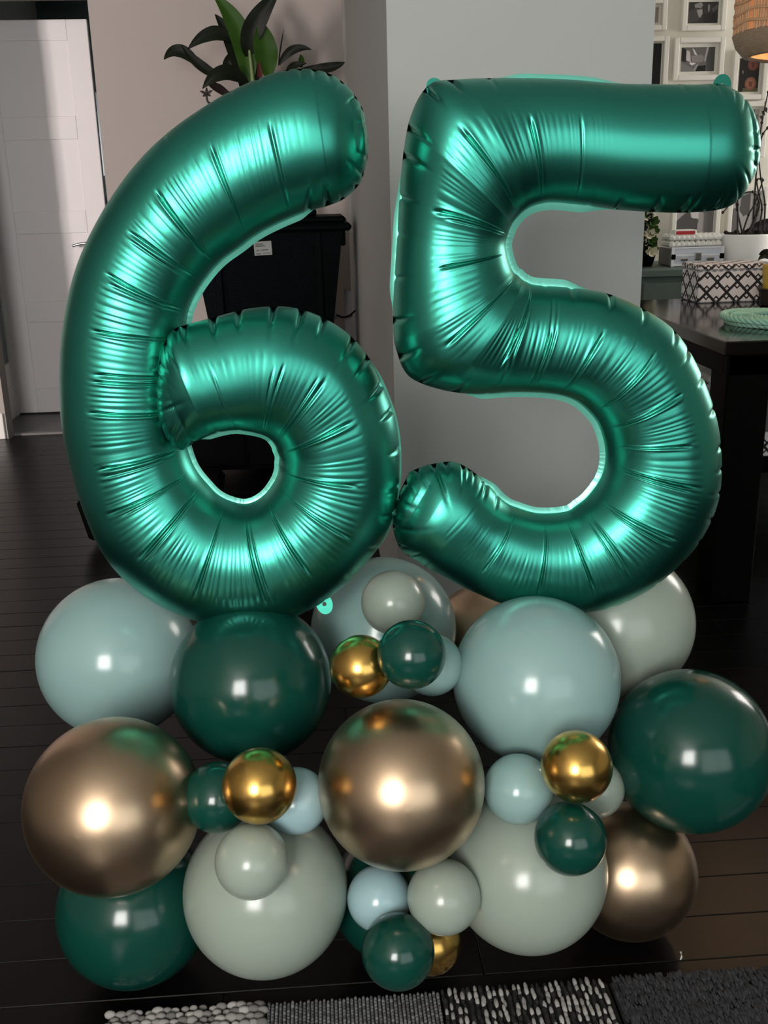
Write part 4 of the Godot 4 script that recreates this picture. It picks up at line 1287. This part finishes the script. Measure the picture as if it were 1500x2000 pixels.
# ---------------------------------------------------------------- rug
func build_rug() -> void:
	var rug := thing("patchwork_rug", "patchwork rug of knitted grey, cream and charcoal patches along the bottom edge", "rug", Vector3(0, 0, -1.235))
	var xs := [-0.348, -0.115, 0.142, 0.396, 0.655, 0.95]
	var cols := [Color(0.42, 0.4, 0.38), Color(0.3, 0.3, 0.31), Color(0.06, 0.06, 0.065), Color(0.055, 0.055, 0.065), Color(0.45, 0.45, 0.44)]
	var ball := SphereMesh.new()
	ball.radius = 1.0
	ball.height = 2.0
	ball.radial_segments = 10
	ball.rings = 6
	var called := ["chunky_loop_patch", "flat_weave_patch", "knit_patch", "shaggy_patch", "pale_loop_patch"]
	for k in 5:
		var w: float = xs[k + 1] - xs[k]
		var pt := put(called[k], box(Vector3(w - 0.004, 0.008, 0.7), 0.003), mat(cols[k] * 0.8, 0.95), rug, Vector3((xs[k] + xs[k + 1]) * 0.5, 0.005, 0.352))
		pt.set_meta("label", ["cream and grey chunky looped patch", "grey flat woven patch", "black patch knitted with pale yarn", "charcoal shaggy patch", "pale looped patch"][k])
		var where := []
		var tints := []
		var depth := 0.22
		if k == 0 or k == 4:
			for i in int(w / 0.0135):
				for j in int(depth / 0.0115):
					var s := rng.randf_range(0.7, 1.2)
					var b := Basis.from_euler(Vector3(0, rng.randf_range(-1.1, 1.1), rng.randf_range(-0.4, 0.4))).scaled(Vector3(0.0088, 0.0065, 0.0058) * s)
					where.append(Transform3D(b, Vector3(-w * 0.5 + 0.006 + i * 0.0135 + rng.randf_range(-0.002, 0.002) + (j % 2) * 0.006, 0.005 + rng.randf_range(0.0, 0.003), -0.349 + j * 0.0115 + rng.randf_range(-0.0015, 0.0015))))
					var g := rng.randf_range(0.1, 0.36)
					tints.append(Color(g, g * 0.95, g * 0.9))
		elif k == 1:
			for i in int(w / 0.0058):
				for j in int(depth / 0.0062):
					var b := Basis.from_euler(Vector3(0, rng.randf_range(0.5, 0.8) * (1.0 if i % 2 == 0 else -1.0), 0)).scaled(Vector3(0.0024, 0.003, 0.0042) * rng.randf_range(0.85, 1.1))
					where.append(Transform3D(b, Vector3(-w * 0.5 + 0.003 + i * 0.0058, 0.005 + rng.randf_range(0, 0.001), -0.348 + j * 0.0062 + (0.003 if i % 2 else 0.0))))
					var g := rng.randf_range(0.07, 0.2)
					tints.append(Color(g, g, g * 1.04))
		elif k == 2:
			for i in int(w / 0.0095):
				for j in int(depth / 0.0098):
					var side := 1.0 if i % 2 == 0 else -1.0
					var light := rng.randf() < 0.52
					var b := Basis.from_euler(Vector3(0, side * rng.randf_range(0.3, 0.85), 0)).scaled(Vector3(0.0031, 0.0034, 0.0084) * rng.randf_range(0.8, 1.15))
					where.append(Transform3D(b, Vector3(-w * 0.5 + 0.004 + i * 0.0095 + rng.randf_range(-0.0015, 0.0015), 0.006 + (0.0012 if light else 0.0), -0.347 + j * 0.0098 + rng.randf_range(-0.002, 0.002))))
					var g := rng.randf_range(0.25, 0.45) if light else rng.randf_range(0.008, 0.02)
					tints.append(Color(g, g * 0.97, g * 0.92))
		else:
			for i in 5200:
				var s := rng.randf_range(0.6, 1.2)
				var b := Basis.from_euler(Vector3(rng.randf_range(-0.8, 0.8), rng.randf() * TAU, rng.randf_range(-0.8, 0.8))).scaled(Vector3(0.0022, 0.0022, 0.0062) * s)
				where.append(Transform3D(b, Vector3(rng.randf_range(-w * 0.5 + 0.003, w * 0.5 - 0.003), 0.006 + rng.randf_range(0, 0.005), -0.35 + rng.randf() * depth)))
				var g := rng.randf_range(0.012, 0.04)
				tints.append(Color(g, g, g * 1.15))
		stuff("yarn", ball, M.tinted, where, tints, pt)
